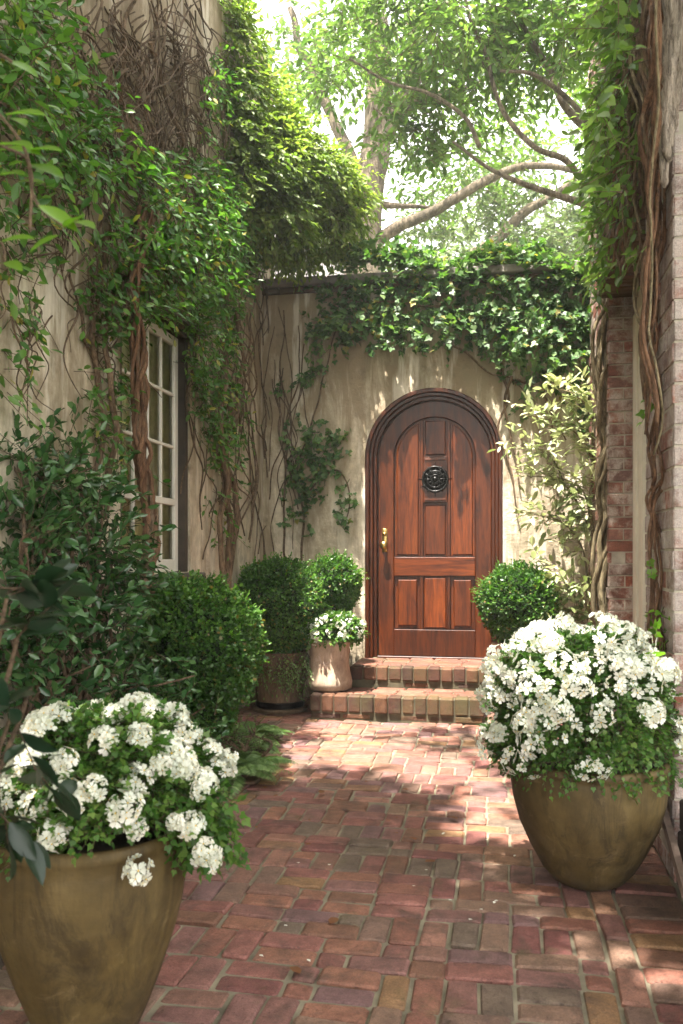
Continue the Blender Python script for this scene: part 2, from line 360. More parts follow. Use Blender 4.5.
def wood(name, horiz=False, dark=1.0, seedoff=0.0):
    m, nt, b, out = newmat(name); sc = (1.6,16,16) if horiz else (16,16,1.6)
    tc = nd(nt, 'ShaderNodeTexCoord'); mp = nd(nt, 'ShaderNodeMapping'); mp.inputs['Scale'].default_value = sc; mp.inputs['Location'].default_value = (seedoff,)*3
    nt.links.new(tc.outputs['Object'], mp.inputs['Vector']); v = mp.outputs[0]
    f = noise(nt, v, 1.5, 9, .66, .9)
    c = ramp(nt, f, [(.30, (.05*dark,.008*dark,.002*dark)), (.46, (.20*dark,.042*dark,.008*dark)), (.6, (.31*dark,.066*dark,.010*dark)), (.78, (.42*dark,.112*dark,.018*dark))])
    fg = ramp(nt, noise(nt, v, 7, 3, .6), [(.35, W(.75)), (.65, W(1.15))]); c = mix(nt, 1.0, c, fg, 'MULTIPLY')
    nt.links.new(c, b.inputs['Base Color']); b.inputs['Roughness'].default_value = .36; b.inputs['Specular IOR Level'].default_value = .3; b.inputs['Coat Weight'].default_value = .08; b.inputs['Coat Roughness'].default_value = .2
    bump(nt, b, f, .25, .004); return m
M['wood'] = wood('mahogany', False, .31); M['woodh'] = wood('mahogany rail', True, .52, 3.0)
M['woodp'] = [wood('mahogany panel', False, .42, 7.0), wood('mahogany panel', False, .56, 13.0), wood('mahogany panel', False, .38, 21.0)]
M['woodd'] = wood('dark mahogany', False, .22, 5.0)

def glaze(name, c1, c2, c3, rough=.58):
    m, nt, b, out = newmat(name); v = coords(nt)
    f = noise(nt, coords(nt, (1,1,.5)), 4.2, 7, .6, .5); c = ramp(nt, f, [(.3, c1), (.55, c2), (.75, c3)])
    st = ramp(nt, noise(nt, coords(nt, (11,11,1.8)), 1.2, 8, .75, .7), [(.48, W(0)), (.62, W(1))]); c = mix(nt, math_(nt, 'MULTIPLY', st, .65), c, (c1[0]*.6, c1[1]*.6, c1[2]*.7))
    wp = ramp(nt, noise(nt, v, 17, 6, .7), [(.35, W(.8)), (.7, W(1.15))]); c = mix(nt, 1.0, c, wp, 'MULTIPLY')
    nt.links.new(c, b.inputs['Base Color'])
    spz = nd(nt, 'ShaderNodeSeparateXYZ'); nt.links.new(v, spz.inputs[0]); dz_ = ramp(nt, math_(nt, 'ADD', math_(nt, 'MULTIPLY', spz.outputs['Z'], 3.0), math_(nt, 'MULTIPLY', noise(nt, v, 13, 8, .75), .7)), [(.38, W(1)), (.62, W(0))])
    c = mix(nt, math_(nt, 'MULTIPLY', dz_, .4), c, (.07,.055,.035))
    rr = ramp(nt, noise(nt, v, 6, 6), [(.35, W(rough - .08)), (.7, W(rough + .3))]); nt.links.new(rr, b.inputs['Roughness'])
    b.inputs['Specular IOR Level'].default_value = .35
    bl_ = ramp(nt, noise(nt, v, 9, 9, .78, .8), [(.57, W(0)), (.64, W(1))]); cb = mix(nt, math_(nt, 'MULTIPLY', bl_, .22), c, (c3[0]*1.7, c3[1]*1.7, c3[2]*2.1)); nt.links.new(cb, b.inputs['Base Color'])
    bump(nt, b, math_(nt, 'ADD', noise(nt, coords(nt, (1,1,3)), 5, 4), math_(nt, 'MULTIPLY', noise(nt, v, 50, 5), .2)), .3, .008); return m
M['glaze'] = glaze('olive glazed clay', (.048,.031,.011), (.10,.068,.023), (.155,.11,.045))
M['terra'] = glaze('weathered terracotta', (.36,.16,.09), (.46,.24,.15), (.52,.38,.28), .8)
M['terrapale'] = glaze('limed terracotta', (.40,.26,.18), (.48,.37,.28), (.56,.47,.38), .8)
M['barrel'] = glaze('weathered tub', (.12,.08,.045), (.2,.135,.08), (.27,.19,.12), .75)

def glassm():
    m, nt, b, out = newmat('window glass'); b.inputs['Base Color'].default_value = (.75,.8,.7,1); b.inputs['Roughness'].default_value = .03
    b.inputs['Transmission Weight'].default_value = 1.0; b.inputs['IOR'].default_value = 1.45
    t = nd(nt, 'ShaderNodeBsdfTransparent'); t.inputs[0].default_value = (.75,.78,.68,1); gl = nd(nt, 'ShaderNodeBsdfGlossy'); gl.inputs['Roughness'].default_value = .04
    fr = nd(nt, 'ShaderNodeFresnel'); fr.inputs[0].default_value = 1.5; ms = nd(nt, 'ShaderNodeMixShader')
    nt.links.new(fr.outputs[0], ms.inputs[0]); nt.links.new(t.outputs[0], ms.inputs[1]); nt.links.new(gl.outputs[0], ms.inputs[2]); nt.links.new(ms.outputs[0], out.inputs['Surface']); return m
M['glass'] = glassm()
M['curtain'] = simple('linen curtain', (.78,.72,.5), .9)

# ------------------------------------------------------------------ the setting
def hn(x, y, s=1.0): return mnoise.noise(Vector((x * s, y * s, 3.3)))
g = MB(); g.box(-60, 60, -30, 90, -.4, -.06); tag(g.build('ground', M['moss']), kind='structure')
g = MB(); g.box(WL - .3, 2.5, -4, 6.9, -.055, -.010); tag(g.build('courtyard_joint_bed', M['pavemortar']), kind='structure')

def worn(u0, u1, v0, v1, z, mb, jit=.004, cut=(.002, .010), depth=.05, wave=True):
    """one worn brick seen from above, corners knocked off"""
    def w(u, v):
        if not wave: return u, v
        return u + .012 * hn(u, v, 1.9), v + .016 * hn(u + 9, v, 1.6)
    c = [random.uniform(*cut) for _ in range(8)]; j = lambda: random.uniform(-jit, jit)
    a = (u0 + j(), v0 + j()); b_ = (u1 + j(), v0 + j()); c_ = (u1 + j(), v1 + j()); d_ = (u0 + j(), v1 + j())
    def L(p, q, t): n = math.hypot(q[0]-p[0], q[1]-p[1]); t = min(t, n*.3) / n; return (p[0]+(q[0]-p[0])*t, p[1]+(q[1]-p[1])*t)
    poly = [L(a,d_,c[0]), L(a,b_,c[1]), L(b_,a,c[2]), L(b_,c_,c[3]), L(c_,b_,c[4]), L(c_,d_,c[5]), L(d_,c_,c[6]), L(d_,a,c[7])]
    poly = [w(*p) for p in poly]; cx = sum(p[0] for p in poly)/8; cy = sum(p[1] for p in poly)/8
    tx, ty = random.gauss(0, .018), random.gauss(0, .018); dz = random.gauss(0, .0026)
    ins = []
    for p in poly:
        dx, dy = cx - p[0], cy - p[1]; l = math.hypot(dx, dy); k = .009 / l; ins.append((p[0]+dx*k, p[1]+dy*k))
    zz = lambda p, o: z + dz + o + tx*(p[0]-cx) + ty*(p[1]-cy)
    mid = [(p[0]*.62+cx*.38, p[1]*.62+cy*.38) for p in poly]
    vs = [(p[0], p[1], z-depth) for p in poly] + [(p[0], p[1], zz(p, -.005 - random.random()*.002)) for p in poly] + [(p[0], p[1], zz(p, 0)) for p in ins] + [(p[0], p[1], zz(p, .0016)) for p in mid]
    fs = []
    for r in (0, 1, 2):
        for i in range(8): fs.append((r*8+i, r*8+(i+1)%8, (r+1)*8+(i+1)%8, (r+1)*8+i))
    fs.append(tuple(24+i for i in range(8))); mb.add(vs, fs)

pv = MB(); MOD = .180; HM = MOD/2; gp = .0035
row = 0; v = -1.2
def edge_left(v): return -1.30 if v < 4.7 else (-1.30 - (v-4.7)*.8 if v < 5.45 else -1.9)
while v < 6.75:
    u = .30 - random.uniform(0, .12)
    first = True
    hgt = MOD * random.uniform(.96, 1.03)
    ue = .305
    while ue > edge_left(v + .1):
        r = random.random()
        def B(a, b, c, d):
            q = gp * random.uniform(.55, 1.7)
            zb = -.003 + .006 * hn(a, c, .9)
            # lay bricks only where nothing solid stands
            if c > 5.8 and -1.3 < (a+b)/2 < -.1: return
            worn(a+q, b-q, c+q, d-q, zb, pv)
        if first and r < .5: w_ = HM; B(ue-w_, ue, v, v+hgt)
        elif r < .50: w_ = MOD*random.uniform(.94,1.06); B(ue-w_, ue, v, v+hgt/2); B(ue-w_, ue, v+hgt/2, v+hgt)
        elif r < .80: w_ = MOD*random.uniform(.96,1.04); B(ue-w_/2, ue, v, v+hgt); B(ue-w_, ue-w_/2, v, v+hgt)
        elif r < .90: w_ = HM*random.uniform(.85,1.1); B(ue-w_, ue, v, v+hgt/2); B(ue-w_, ue, v+hgt/2, v+hgt)
        else:
            w_ = MOD*1.5; s1 = random.choice((.333, .667)); B(ue-w_, ue-w_*(1-s1), v, v+hgt/2); B(ue-w_*(1-s1), ue, v, v+hgt/2)
            B(ue-w_*s1, ue, v+hgt/2, v+hgt); B(ue-w_, ue-w_*s1, v+hgt/2, v+hgt)
        ue -= w_; first = False
    v += hgt
# edging course, then the strip of bricks laid crosswise along the right wall
v = -1.2
while v < 6.4:
    l = .19 * random.uniform(.9, 1.08); worn(.312, .385, v+.004, v+l-.004, .002, pv); v += l
v = -1.2
while v < 6.2:
    l = .098 * random.uniform(.92, 1.1); worn(.395, .600, v+.004, v+l-.005, .0 + random.gauss(0,.001), pv); v += l
tag(pv.build('brick_paving', M['paver']), kind='structure')
# planting bed
g = MB(); nx, ny = 16, 70
vs = []; fs = []
for i in range(nx + 1):
    for j in range(ny + 1):
        x = -1.95 + .67 * i / nx; y = -1 + 6.3 * j / ny
        vs.append((x, y, -.04 + .055 * min(1, (nx - i) / 3) + .02 * hn(x, y, 7)))
for i in range(nx):
    for j in range(ny): a = i*(ny+1)+j; fs.append((a, a+ny+1, a+ny+2, a+1))
g.add(vs, fs); tag(g.build('planting_bed', M['soil'], smooth=True), kind='structure')

# ------------------------------------------------------------------ back wall with arched opening
DU0, DU1 = -1.055, .030; DC = (DU0+DU1)/2; DR = (DU1-DU0)/2; ZS = .328; ZSP = ZS + 1.60
def arched_wall(mb, x0, x1, y0, y1, z0, top, cx, r, zsp):
    n = 40; xs = [cx - r*math.cos(PI*i/n) for i in range(n+1)]; zs = [zsp + r*math.sin(PI*i/n) for i in range(n+1)]
    for (a, b) in ((x0, cx-r), (cx+r, x1)):
        mb.add([(a,y0,z0),(b,y0,z0),(b,y0,top),(a,y0,top),(a,y1,z0),(b,y1,z0),(b,y1,top),(a,y1,top)], [(0,1,2,3),(4,5,6,7),(3,2,6,7),(0,3,7,4),(1,2,6,5)])
    for i in range(n):
        a = [(xs[i],y,zs[i]) for y in (y0,y1)]; b = [(xs[i+1],y,zs[i+1]) for y in (y0,y1)]
        mb.add([a[0], b[0], (xs[i+1],y0,top), (xs[i],y0,top), a[1], b[1], (xs[i+1],y1,top), (xs[i],y1,top)], [(0,1,2,3),(4,5,6,7),(0,1,5,4),(3,2,6,7)])
TOPZ = 3.27
bw = empty('garden_wall', (-.5, WB, 0), 'beige weathered stucco garden wall with ivy over its top and an arched doorway', 'wall')
g = MB(); arched_wall(g, -2.2, 1.9, WB, WB+.34, 0, TOPZ, DC, DR, ZSP); g.build('wall', M['plaster'], bw)
g = MB(); x = -1.98
while x < 1.85:
    l = random.uniform(.5, .75); g.box(x+.004, min(x+l, 1.9), WB-.07+random.uniform(-.008,.008), WB+.4, TOPZ+.055+random.uniform(-.004,.004), TOPZ+.115, .008); x += l
g.build('coping', M['slate'], bw)
g = MB(); x = -1.97
while x < 1.85: l = .21; g.box(x+.004, x+l-.004, WB-.02+random.uniform(-.008,.008), WB+.36, TOPZ+.004, TOPZ+.05, .006); x += l
g.build('brick_course', M['stepbrick'], bw)

# ------------------------------------------------------------------ door
dr = empty('arched_door', (DC, WB, ZS), 'arched mahogany panelled door with black iron rosette in the stucco wall', 'door')
def arch_poly(cx, r, z0, zsp, n=32, squeeze=1.0):
    return [(cx - r, z0)] + [(cx - r*math.cos(PI*i/n), zsp + r*math.sin(PI*i/n)*squeeze) for i in range(n+1)] + [(cx + r, z0)]
def arch_ring(mb, cx, r0, r1, zb, zsp, ya, yb, n=36, ch=.006):
    """moulding between radii r0<r1 running up, over and down; front face at ya"""
    prof = [(r1, yb), (r1, ya+ch), (r1-ch, ya), (r0+ch, ya), (r0, ya+ch), (r0, yb)]
    pts = [(-1, zb)]; path = []
    path.append(('L', zb)); vs = []; K = len(prof)
    st = [('s', -1, zb)] + [('a', PI*i/n) for i in range(n+1)] + [('s', 1, zb)]
    for s_ in st:
        for (r, y) in prof:
            if s_[0] == 's': vs.append((cx + s_[1]*r, y, s_[2]))
            else: vs.append((cx - r*math.cos(s_[1]), y, zsp + r*math.sin(s_[1])))
    fs = []
    for i in range(len(st)-1):
        for j in range(K): fs.append((i*K+j, i*K+(j+1)%K, (i+1)*K+(j+1)%K, (i+1)*K+j))
    fs.append(tuple(range(K))); fs.append(tuple((len(st)-1)*K+j for j in range(K)))
    mb.add(vs, fs)
g = MB()
arch_ring(g, DC, DR-.035, DR-.002, ZS, ZSP, WB-.008, WB+.2)
arch_ring(g, DC, DR-.062, DR-.033, ZS, ZSP, WB+.018, WB+.2)
arch_ring(g, DC, DR-.09, DR-.060, ZS, ZSP, WB+.045, WB+.2)
g.build('frame', M['woodd'], dr)
LY = WB + .075
g = MB(); LR = DR - .092
g.prism(arch_poly(DC, LR, ZS+.012, ZSP), (0,LY+.03,0), (1,0,0), (0,0,1), (0,-1,0), -.03, .0)
leaf = g.build('door_leaf', M['wood'], dr)
def zz(z): return ZS + z
def strip(mb, x0, x1, z0, z1, y0, y1, ch=.004): mb.prism([(x0,z0),(x1,z0),(x1,z1),(x0,z1)], (0,0,0), (1,0,0), (0,0,1), (0,-1,0), -y1, -y0, ch)
L0 = DU0
g = MB(); arch_ring(g, DC+.005, .322, LR-.002, zz(.014), zz(1.60), LY, LY+.032); g.build('stile', M['wood'], leaf)
xi0, xi1 = DC+.005-.321, DC+.005+.321
g = MB(); strip(g, xi0, xi1, zz(.655), zz(.805), LY-.002, LY+.030); g.build('rail', M['woodh'], leaf)
g = MB(); strip(g, xi0, xi1, zz(.015), zz(.225), LY+.001, LY+.030); g.build('rail', M['woodd'], leaf)
MUL = [(L0+.436, L0+.458), (L0+.652, L0+.674)]
for (a, b) in MUL:
    top = zz(1.60) + math.sqrt(max(0, .322**2 - (max(abs(a-DC-.005), abs(b-DC-.005)))**2)) - .002
    for (z0, z1) in ((zz(.226), zz(.654)), (zz(.806), top)):
        g = MB(); strip(g, a, b, z0, z1, LY+.004, LY+.030, .003); g.build('mullion', M['wood'], leaf)
# lower panels
cols3 = [(xi0+.006, MUL[0][0]-.004), (MUL[0][1]+.004, MUL[1][0]-.004), (MUL[1][1]+.004, xi1-.006)]
for i, (a, b) in enumerate(cols3):
    g = MB(); ins = .022 if i != 1 else .006
    strip(g, a, b, zz(.232), zz(.648), LY+.024, LY+.030, .001)
    strip(g, a+ins, b-ins, zz(.232)+ins, zz(.648)-ins, LY+.003, LY+.030, .012); g.build('panel', M['woodp'][i], leaf)
# upper side panels with curved shoulders
for sgn, (a, b) in ((-1, cols3[0]), (1, cols3[2])):
    cxp = DC+.005; rr = .312; n = 14; inner = b if sgn < 0 else a; outer = a if sgn < 0 else b
    def shoulder(ins):
        xi, xo = (b-ins, a+ins) if sgn < 0 else (a+ins, b-ins)
        r2 = abs(xo - cxp); aa = math.acos(min(1, abs(xi-cxp)/r2)); pts = [(xi, zz(.812)+ins)]
        pts2 = [(cxp + sgn*r2*math.cos(aa*(1-k/n)), zz(1.60) + r2*math.sin(aa*(1-k/n))) for k in range(n+1)]
        return pts + pts2 + [(xo, zz(.812)+ins)]
    g = MB(); g.prism(shoulder(.0), (0,0,0), (1,0,0), (0,0,1), (0,-1,0), -(LY+.030), -(LY+.024), .001)
    g.prism(shoulder(.012), (0,0,0), (1,0,0), (0,0,1), (0,-1,0), -(LY+.030), -(LY+.006), .009); g.build('panel', M['woodp'][0 if sgn < 0 else 1], leaf)
a, b = cols3[1]
for (z0, z1) in ((.812, 1.235), (1.61, 1.905)):
    g = MB(); strip(g, a, b, zz(z0), zz(z1), LY+.024, LY+.030, .001); strip(g, a+.012, b-.012, zz(z0)+.012, zz(z1)-.012, LY+.004, LY+.030, .010); g.build('panel', M['woodp'][2], leaf)
g = MB(); strip(g, a-.002, b+.002, zz(1.24), zz(1.605), LY-.004, LY+.030, .004)
strip(g, a+.01, b-.01, zz(1.255), zz(1.27), LY-.010, LY, .003); strip(g, a+.01, b-.01, zz(1.575), zz(1.59), LY-.010, LY, .003); g.build('knocker_board', M['wood'], leaf)
# iron rosette
kc = Vector(((a+b)/2, LY-.004, zz(1.425)))
g = MB()
def ringc(mb, c, R, r, y): mb.tube([Vector((c.x + R*math.cos(w), c.y - y, c.z + R*math.sin(w))) for w in [2*PI*i/40 for i in range(41)]], r, 8, False)
ringc(g, kc, .098, .010, .010); ringc(g, kc, .066, .006, .016); ringc(g, kc, .034, .007, .02)
for i in range(12):
    w = 2*PI*i/12; d = Vector((math.cos(w), 0, math.sin(w)))
    g.tube([kc + d*.02 + Vector((0,-.02,0)), kc + d*.06 + Vector((0,-.016,0)), kc + d*(.118 if i % 3 else .135) + Vector((0,-.008,0))], [.006,.005,.004], 6)
    q = kc + d*.098; g.tube([q+Vector((0,-.004,0)), q+Vector((0,-.026,0))], [.010,.004], 6)
g.lathe((0,0,0), [(.001,0)], 3) if False else None
g.tube([kc+Vector((0,-.0,0)), kc+Vector((0,-.028,0)), kc+Vector((0,-.04,0))], [.026,.022,.006], 14)
g.prism([(kc.x+.088*math.cos(2*PI*i/24), kc.z+.088*math.sin(2*PI*i/24)) for i in range(24)], (0,0,0), (1,0,0), (0,0,1), (0,-1,0), -(kc.y), -(kc.y-.004))
g.build('iron_rosette', M['iron'], dr, smooth=True)
# brass handle
hx, hz = L0+.150, zz(.93)
g = MB(); strip(g, hx-.022, hx+.022, hz-.085, hz+.105, LY-.008, LY+.001, .004)
g.tube([(hx,LY-.005,hz-.03),(hx,LY-.045,hz-.03)], .011, 10)
g.tube([(hx,LY-.040,hz-.03),(hx,LY-.050,hz-.03),(hx,LY-.064,hz-.03),(hx,LY-.078,hz-.03),(hx,LY-.084,hz-.03)], [.014,.028,.033,.026,.008], 18)
g.tube([(hx,LY-.005,hz+.06),(hx,LY-.02,hz+.06),(hx,LY-.028,hz+.06)], [.017,.016,.006], 14)
g.build('door_handle', M['brass'], dr, smooth=True)

# ------------------------------------------------------------------ brick steps
def on_edge_bricks(mb, x0, x1, y0, y1, z0, z1, w):
    x = x0
    while x < x1 - .02:
        l = min(w * random.uniform(.88, 1.12), x1 - x); dy = random.uniform(-.008, .008); dz = random.uniform(-.004, .004)
        if x1 - x - l < .03: l = x1 - x
        bev = random.uniform(.006, .012); mb.box(x+.004, x+l-.004, y0+dy, y1-.004, z0+.003, z1+dz, bev); x += l
sx0, sx1 = -1.31, -.095
st = empty('brick_steps', (-.7, 6.1, 0), 'two old mossy brick steps below the arched door', 'steps')
for (x0, y0, y1, za, zb) in ((sx0, 5.82, 6.70, 0, .172), (-1.09, 6.205, 6.78, .172, .328)):
    core = MB(); core.box(x0+.014, sx1-.014, y0+.014, y1-.002, max(za-.01,-.009), zb-.012)
    c = core.build('step', M['stepmortar'], st)
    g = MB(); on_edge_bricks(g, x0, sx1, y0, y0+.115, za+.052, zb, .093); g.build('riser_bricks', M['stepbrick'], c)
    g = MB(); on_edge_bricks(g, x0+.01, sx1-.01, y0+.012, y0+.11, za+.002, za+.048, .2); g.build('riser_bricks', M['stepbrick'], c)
    g = MB(); y = y0+.118
    while y < y1-.02:
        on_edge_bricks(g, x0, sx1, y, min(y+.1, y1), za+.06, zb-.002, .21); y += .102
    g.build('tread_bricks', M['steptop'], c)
g = MB(); g.box(DU0+.09, DU1-.09, WB+.0605, WB+.14, ZS-.02, ZS+.010, .003); g.build('threshold', M['woodd'], dr)

# ------------------------------------------------------------------ left building wall with window
lw = empty('house_wall', (WL, 3, 0), 'tall weathered stucco house wall on the left, hung with vines', 'wall')
VA, VB, ZA, ZB = 4.06, 5.05, 1.045, 2.53
g = MB()
LT = 5.25
for (a, b, c, d) in ((-1.5, VA, 0, LT), (VB, WB+.34, 0, LT), (VA, VB, 0, ZA), (VA, VB, ZB, LT)):
    g.box(WL-.3, WL, a, b, c, d)
g.build('wall', M['plaster'], lw)
wn = empty('sash_window', (WL, (VA+VB)/2, ZA), 'tall white small-paned window in the stucco wall behind the vine trunk', 'window')
g = MB()
for (a, b, c, d) in ((VA, VA+.045, ZA, ZB), (VB-.05, VB, ZA, ZB), (VA+.045, VB-.05, ZB-.035, ZB)): g.box(WL-.16, WL-.012, a, b, c, d, .004)
g.build('frame', M['darkwood'], wn)
g = MB(); g.box(WL-.14, WL+.085, VA-.05, VB+.06, ZA-.07, ZA-.003, .008); g.build('sill', M['sill'], wn)
g = MB(); g.prism([(0,0),(.09,-.03),(.09,-.01),(0,.03)], (WL, VA-.06, ZB+.02), (1,0,0), (0,0,1), (0,1,0), 0, VB-VA+.14); g.build('hood', M['darkwood'], wn)
a0, a1 = VA+.05, VB-.055; z0, z1 = ZA+.004, ZB-.04; xs = WL-.055
g = MB(); st_ = .055
for (a, b) in ((a0, a0+st_), (a1-st_, a1)): g.box(xs-.035, xs, a, b, z0, z1, .004)
for (c, d) in ((z0, z0+.075), (z1-.055, z1)): g.box(xs-.034, xs-.001, a0+st_, a1-st_, c, d, .003)
zm = 1.475; g.box(xs-.036, xs+.004, a0+st_, a1-st_, zm-.022, zm+.018, .004)
sash = g.build('sash', M['paint'], wn)
g = MB(); ncol = 4; pw = (a1-a0-2*st_)/ncol
for i in range(1, ncol): y = a0+st_+pw*i; g.box(xs-.028, xs-.004, y-.009, y+.009, z0+.075, z1-.055, .003)
for z in (1.81, 2.13): g.box(xs-.027, xs-.003, a0+st_, a1-st_, z-.009, z+.009, .003)
g.build('muntins', M['paint'], sash)
g = MB(); g.add([(xs-.018, a0+st_-.005, z0+.07), (xs-.018, a1-st_+.005, z0+.07), (xs-.018, a1-st_+.005, z1-.05), (xs-.018, a0+st_-.005, z1-.05)], [(0,1,2,3)]); g.build('pane', M['glass'], sash)
g = MB(); n = 90
vs = []; fs = []
for i in range(n+1):
    y = a0+.01+(a1-a0-.02)*i/n; x = xs-.05+.010*math.sin(i*.75)+.006*math.sin(i*2.1)
    vs += [(x, y, ZA+.02), (x, y, ZB-.02)]
for i in range(n): fs.append((2*i, 2*i+2, 2*i+3, 2*i+1))
g.add(vs, fs); cu = g.build('curtain', M['curtain'], wn, smooth=True)
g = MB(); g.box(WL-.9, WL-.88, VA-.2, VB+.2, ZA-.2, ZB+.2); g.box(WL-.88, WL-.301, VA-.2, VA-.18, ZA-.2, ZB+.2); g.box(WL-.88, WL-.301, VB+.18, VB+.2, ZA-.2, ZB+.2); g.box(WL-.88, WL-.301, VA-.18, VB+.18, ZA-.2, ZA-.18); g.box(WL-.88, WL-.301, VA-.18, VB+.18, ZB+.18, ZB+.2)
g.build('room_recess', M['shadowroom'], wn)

# ------------------------------------------------------------------ right brick wall
def brickwork(mb, o, au, n, w, h, bw_=.215, bh=.073, dep=.02, stagger=True, jit=.0025):
    """courses of bricks on a face: o lower-left corner, au horizontal axis, n outward normal"""
    o = Vector(o); au = Vector(au); n = Vector(n); r = 0; z = 0
    while z < h - .01:
        hh = min(bh, h - z); x = -(bw_/2 if (r % 2 and stagger) else 0)
        while x < w - .005:
            l = bw_ * random.uniform(.97, 1.03); a = max(0, x); b = min(w, x + l)
            if b - a > .02:
                pr = random.gauss(.0, jit); m = .004
                mb.prism([(a+m, z+m), (b-m, z+m), (b-m, z+hh-m), (a+m, z+hh-m)], o, au, (0,0,1), n, -dep, pr, random.uniform(.002,.005))
            x += l
        z += bh; r += 1
rw = empty('brick_wall', (1.2, 4.2, 0), 'old red and whitewashed brick house wall on the right with a tall recess', 'wall')
RT = 5.4; V0, V1 = 3.14, 3.72; V2, V3 = 5.52, 6.72; OH = 2.78; UR = .82
core = MB()
core.box(WR+.005, 2.6, V0+.005, V1-.005, 0, RT)              # near pier
core.box(.676, 2.6, V2+.006, V3, 0, RT)                      # far pier
core.box(WR+.012, 2.6, V1-.012, V2+.012, OH+.02, RT)         # above the recess
core.box(UR+.09, 2.6, V1-.012, V2+.012, 0, OH+.02)           # back of the recess
cw = core.build('mortar_bed', M['mortar'], rw)
g = MB(); brickwork(g, (WR, V0, 0), (1,0,0), (0,-1,0), 1.3, RT); brickwork(g, (WR, V1, 0), (0,-1,0), (-1,0,0), V1-V0, RT); g.build('pier_bricks', M['pierbrick'], rw)
g = MB(); brickwork(g, (.67, V2, 0), (1,0,0), (0,-1,0), .3, OH, bw_=.19); brickwork(g, (.67, V3, 0), (0,-1,0), (-1,0,0), V3-V2, RT); g.build('jamb_bricks', M['wallbrick'], rw)
g = MB(); brickwork(g, (WR, V2, OH), (0,-1,0), (-1,0,0), V2-V1, RT-OH)
# soffit of the recess: bricks on edge running across
y = V1
while y < V2: g.box(WR+.0, UR+.1, y+.004, y+.071, OH-.03+random.uniform(-.003,.003), OH+.05, .005); y += .075
g.build('arch_bricks', M['stepbrick'], rw)
df = empty('side_window', (UR, 4.8, 0), 'tall cream window frame recessed in the brick wall on the right', 'window')
g = MB(); g.box(UR-.005, UR+.08, V2-.11, V2-.004, .62, OH-.15, .004); g.box(UR+.012, UR+.085, V2-.26, V2-.113, .62, OH-.15, .004); g.box(UR+.002, UR+.08, V1+.02, V2-.113, OH-.16, OH-.04, .004); g.box(UR+.005, UR+.08, V1+.01, V1+.12, .62, OH-.16, .004)
g.build('frame', M['cream'], df)
g = MB(); g.add([(UR+.05, V1+.12, .68), (UR+.05, V2-.26, .68), (UR+.05, V2-.26, OH-.16), (UR+.05, V1+.12, OH-.16)], [(0,1,2,3)]); g.build('pane', M['glass'], df)
g = MB(); g.box(UR-.06, UR+.088, V1+.0, V2-.002, .54, .615, .006); g.build('sill', M['sill'], df)
g = MB(); brickwork(g, (UR, V2-.002, 0), (0,-1,0), (-1,0,0), V2-V1-.004, .535); g.build('apron_bricks', M['wallbrick'], rw)
# low dark timber plinth and leaning board at the wall foot
g = MB(); g.box(.608, .66, 1.2, V0-.01, 0, .06, .006); g.box(.612, .68, 1.2, V0-.01, .062, .19, .006); g.box(.618, .69, 1.2, V0-.01, .192, .30, .006)
at_base(tag(g.build('timber_edging', M['darkwood']), 'dark timber boards edging the foot of the brick pier', 'edging'))
g = MB(); pa, pb = P(660, 800, 3.13), P(686, 893, 2.62)
d_ = (pb-pa).normalized(); s_ = Vector((0,0,1)).cross(d_).normalized()*.011; n_ = d_.cross(s_).normalized()*.02
for (A_, B_) in ((pa, pb),):
    g.add([A_-s_-n_, A_+s_-n_, A_+s_+n_, A_-s_+n_, B_-s_-n_, B_+s_-n_, B_+s_+n_, B_-s_+n_], [(0,1,2,3),(4,5,6,7),(0,1,5,4),(1,2,6,5),(2,3,7,6),(3,0,4,7)])
at_base(tag(g.build('weathered_batten', M['greywood']), 'grey weathered batten leaning by the big pot against the brick pier', 'board'))

# ------------------------------------------------------------------ foliage on walls
def plane_foliage(fn, blobs, dens, thick, size, shape, outn, seedrej=None, k=5, L=.14, droop=.35, up=.6, jit=.5, clump=.0):
    """blobs: (cx,cy,rx,ry[,weight[,thick]]) in survey pixels on the wall plane fn"""
    C = []
    for bl in blobs:
        cx, cy, rx, ry = bl[:4]; wgt = bl[4] if len(bl) > 4 else 1; th = bl[5] if len(bl) > 5 else thick
        c0 = fn(cx, cy); ax = (fn(cx+5, cy)-fn(cx-5, cy)).length/10*rx; az = (fn(cx, cy+5)-fn(cx, cy-5)).length/10*ry
        n = int(dens*wgt*PI*ax*az) + 1
        for _ in range(n):
            a = random.uniform(0, 2*PI); r = math.sqrt(random.random())*random.uniform(.85, 1.12)
            off = abs(random.gauss(0, th*.55)) * math.sqrt(max(.05, 1 - min(1, r)**2)) + .015
            p = fn(cx + rx*r*math.cos(a), cy + ry*r*math.sin(a), off)
            if clump and mnoise.noise(p*4.5) < clump - .25*random.random(): continue
            C.append(p)
    C = np.array(C); n = len(C); on = np.array(outn)[None]
    D = on*.55 + rng.normal(0, .55, (n, 3)) + np.array([[0, 0, -.25]])
    Pn, Dn, Nn, Sn, tw = sprigs(C - D*.05, D, L*rng.uniform(.6, 1.3, n), k, size, droop, up, jit, out=on*.45)
    return leaf_arrays(Pn, Dn, Nn, Sn, shape), tw

def stems(mb, fn, paths, r0, r1, off=.02, wobble=.03, n=6, sub=7):
    for i, pth in enumerate(paths):
        pts = wob(smooth_path([fn(x, y, off) for x, y in pth], sub), wobble, 4.0, i*3.1)
        mb.tube(pts, lerp_r(r0*random.uniform(.8,1.2), r1, len(pts)), n, rough=.12)

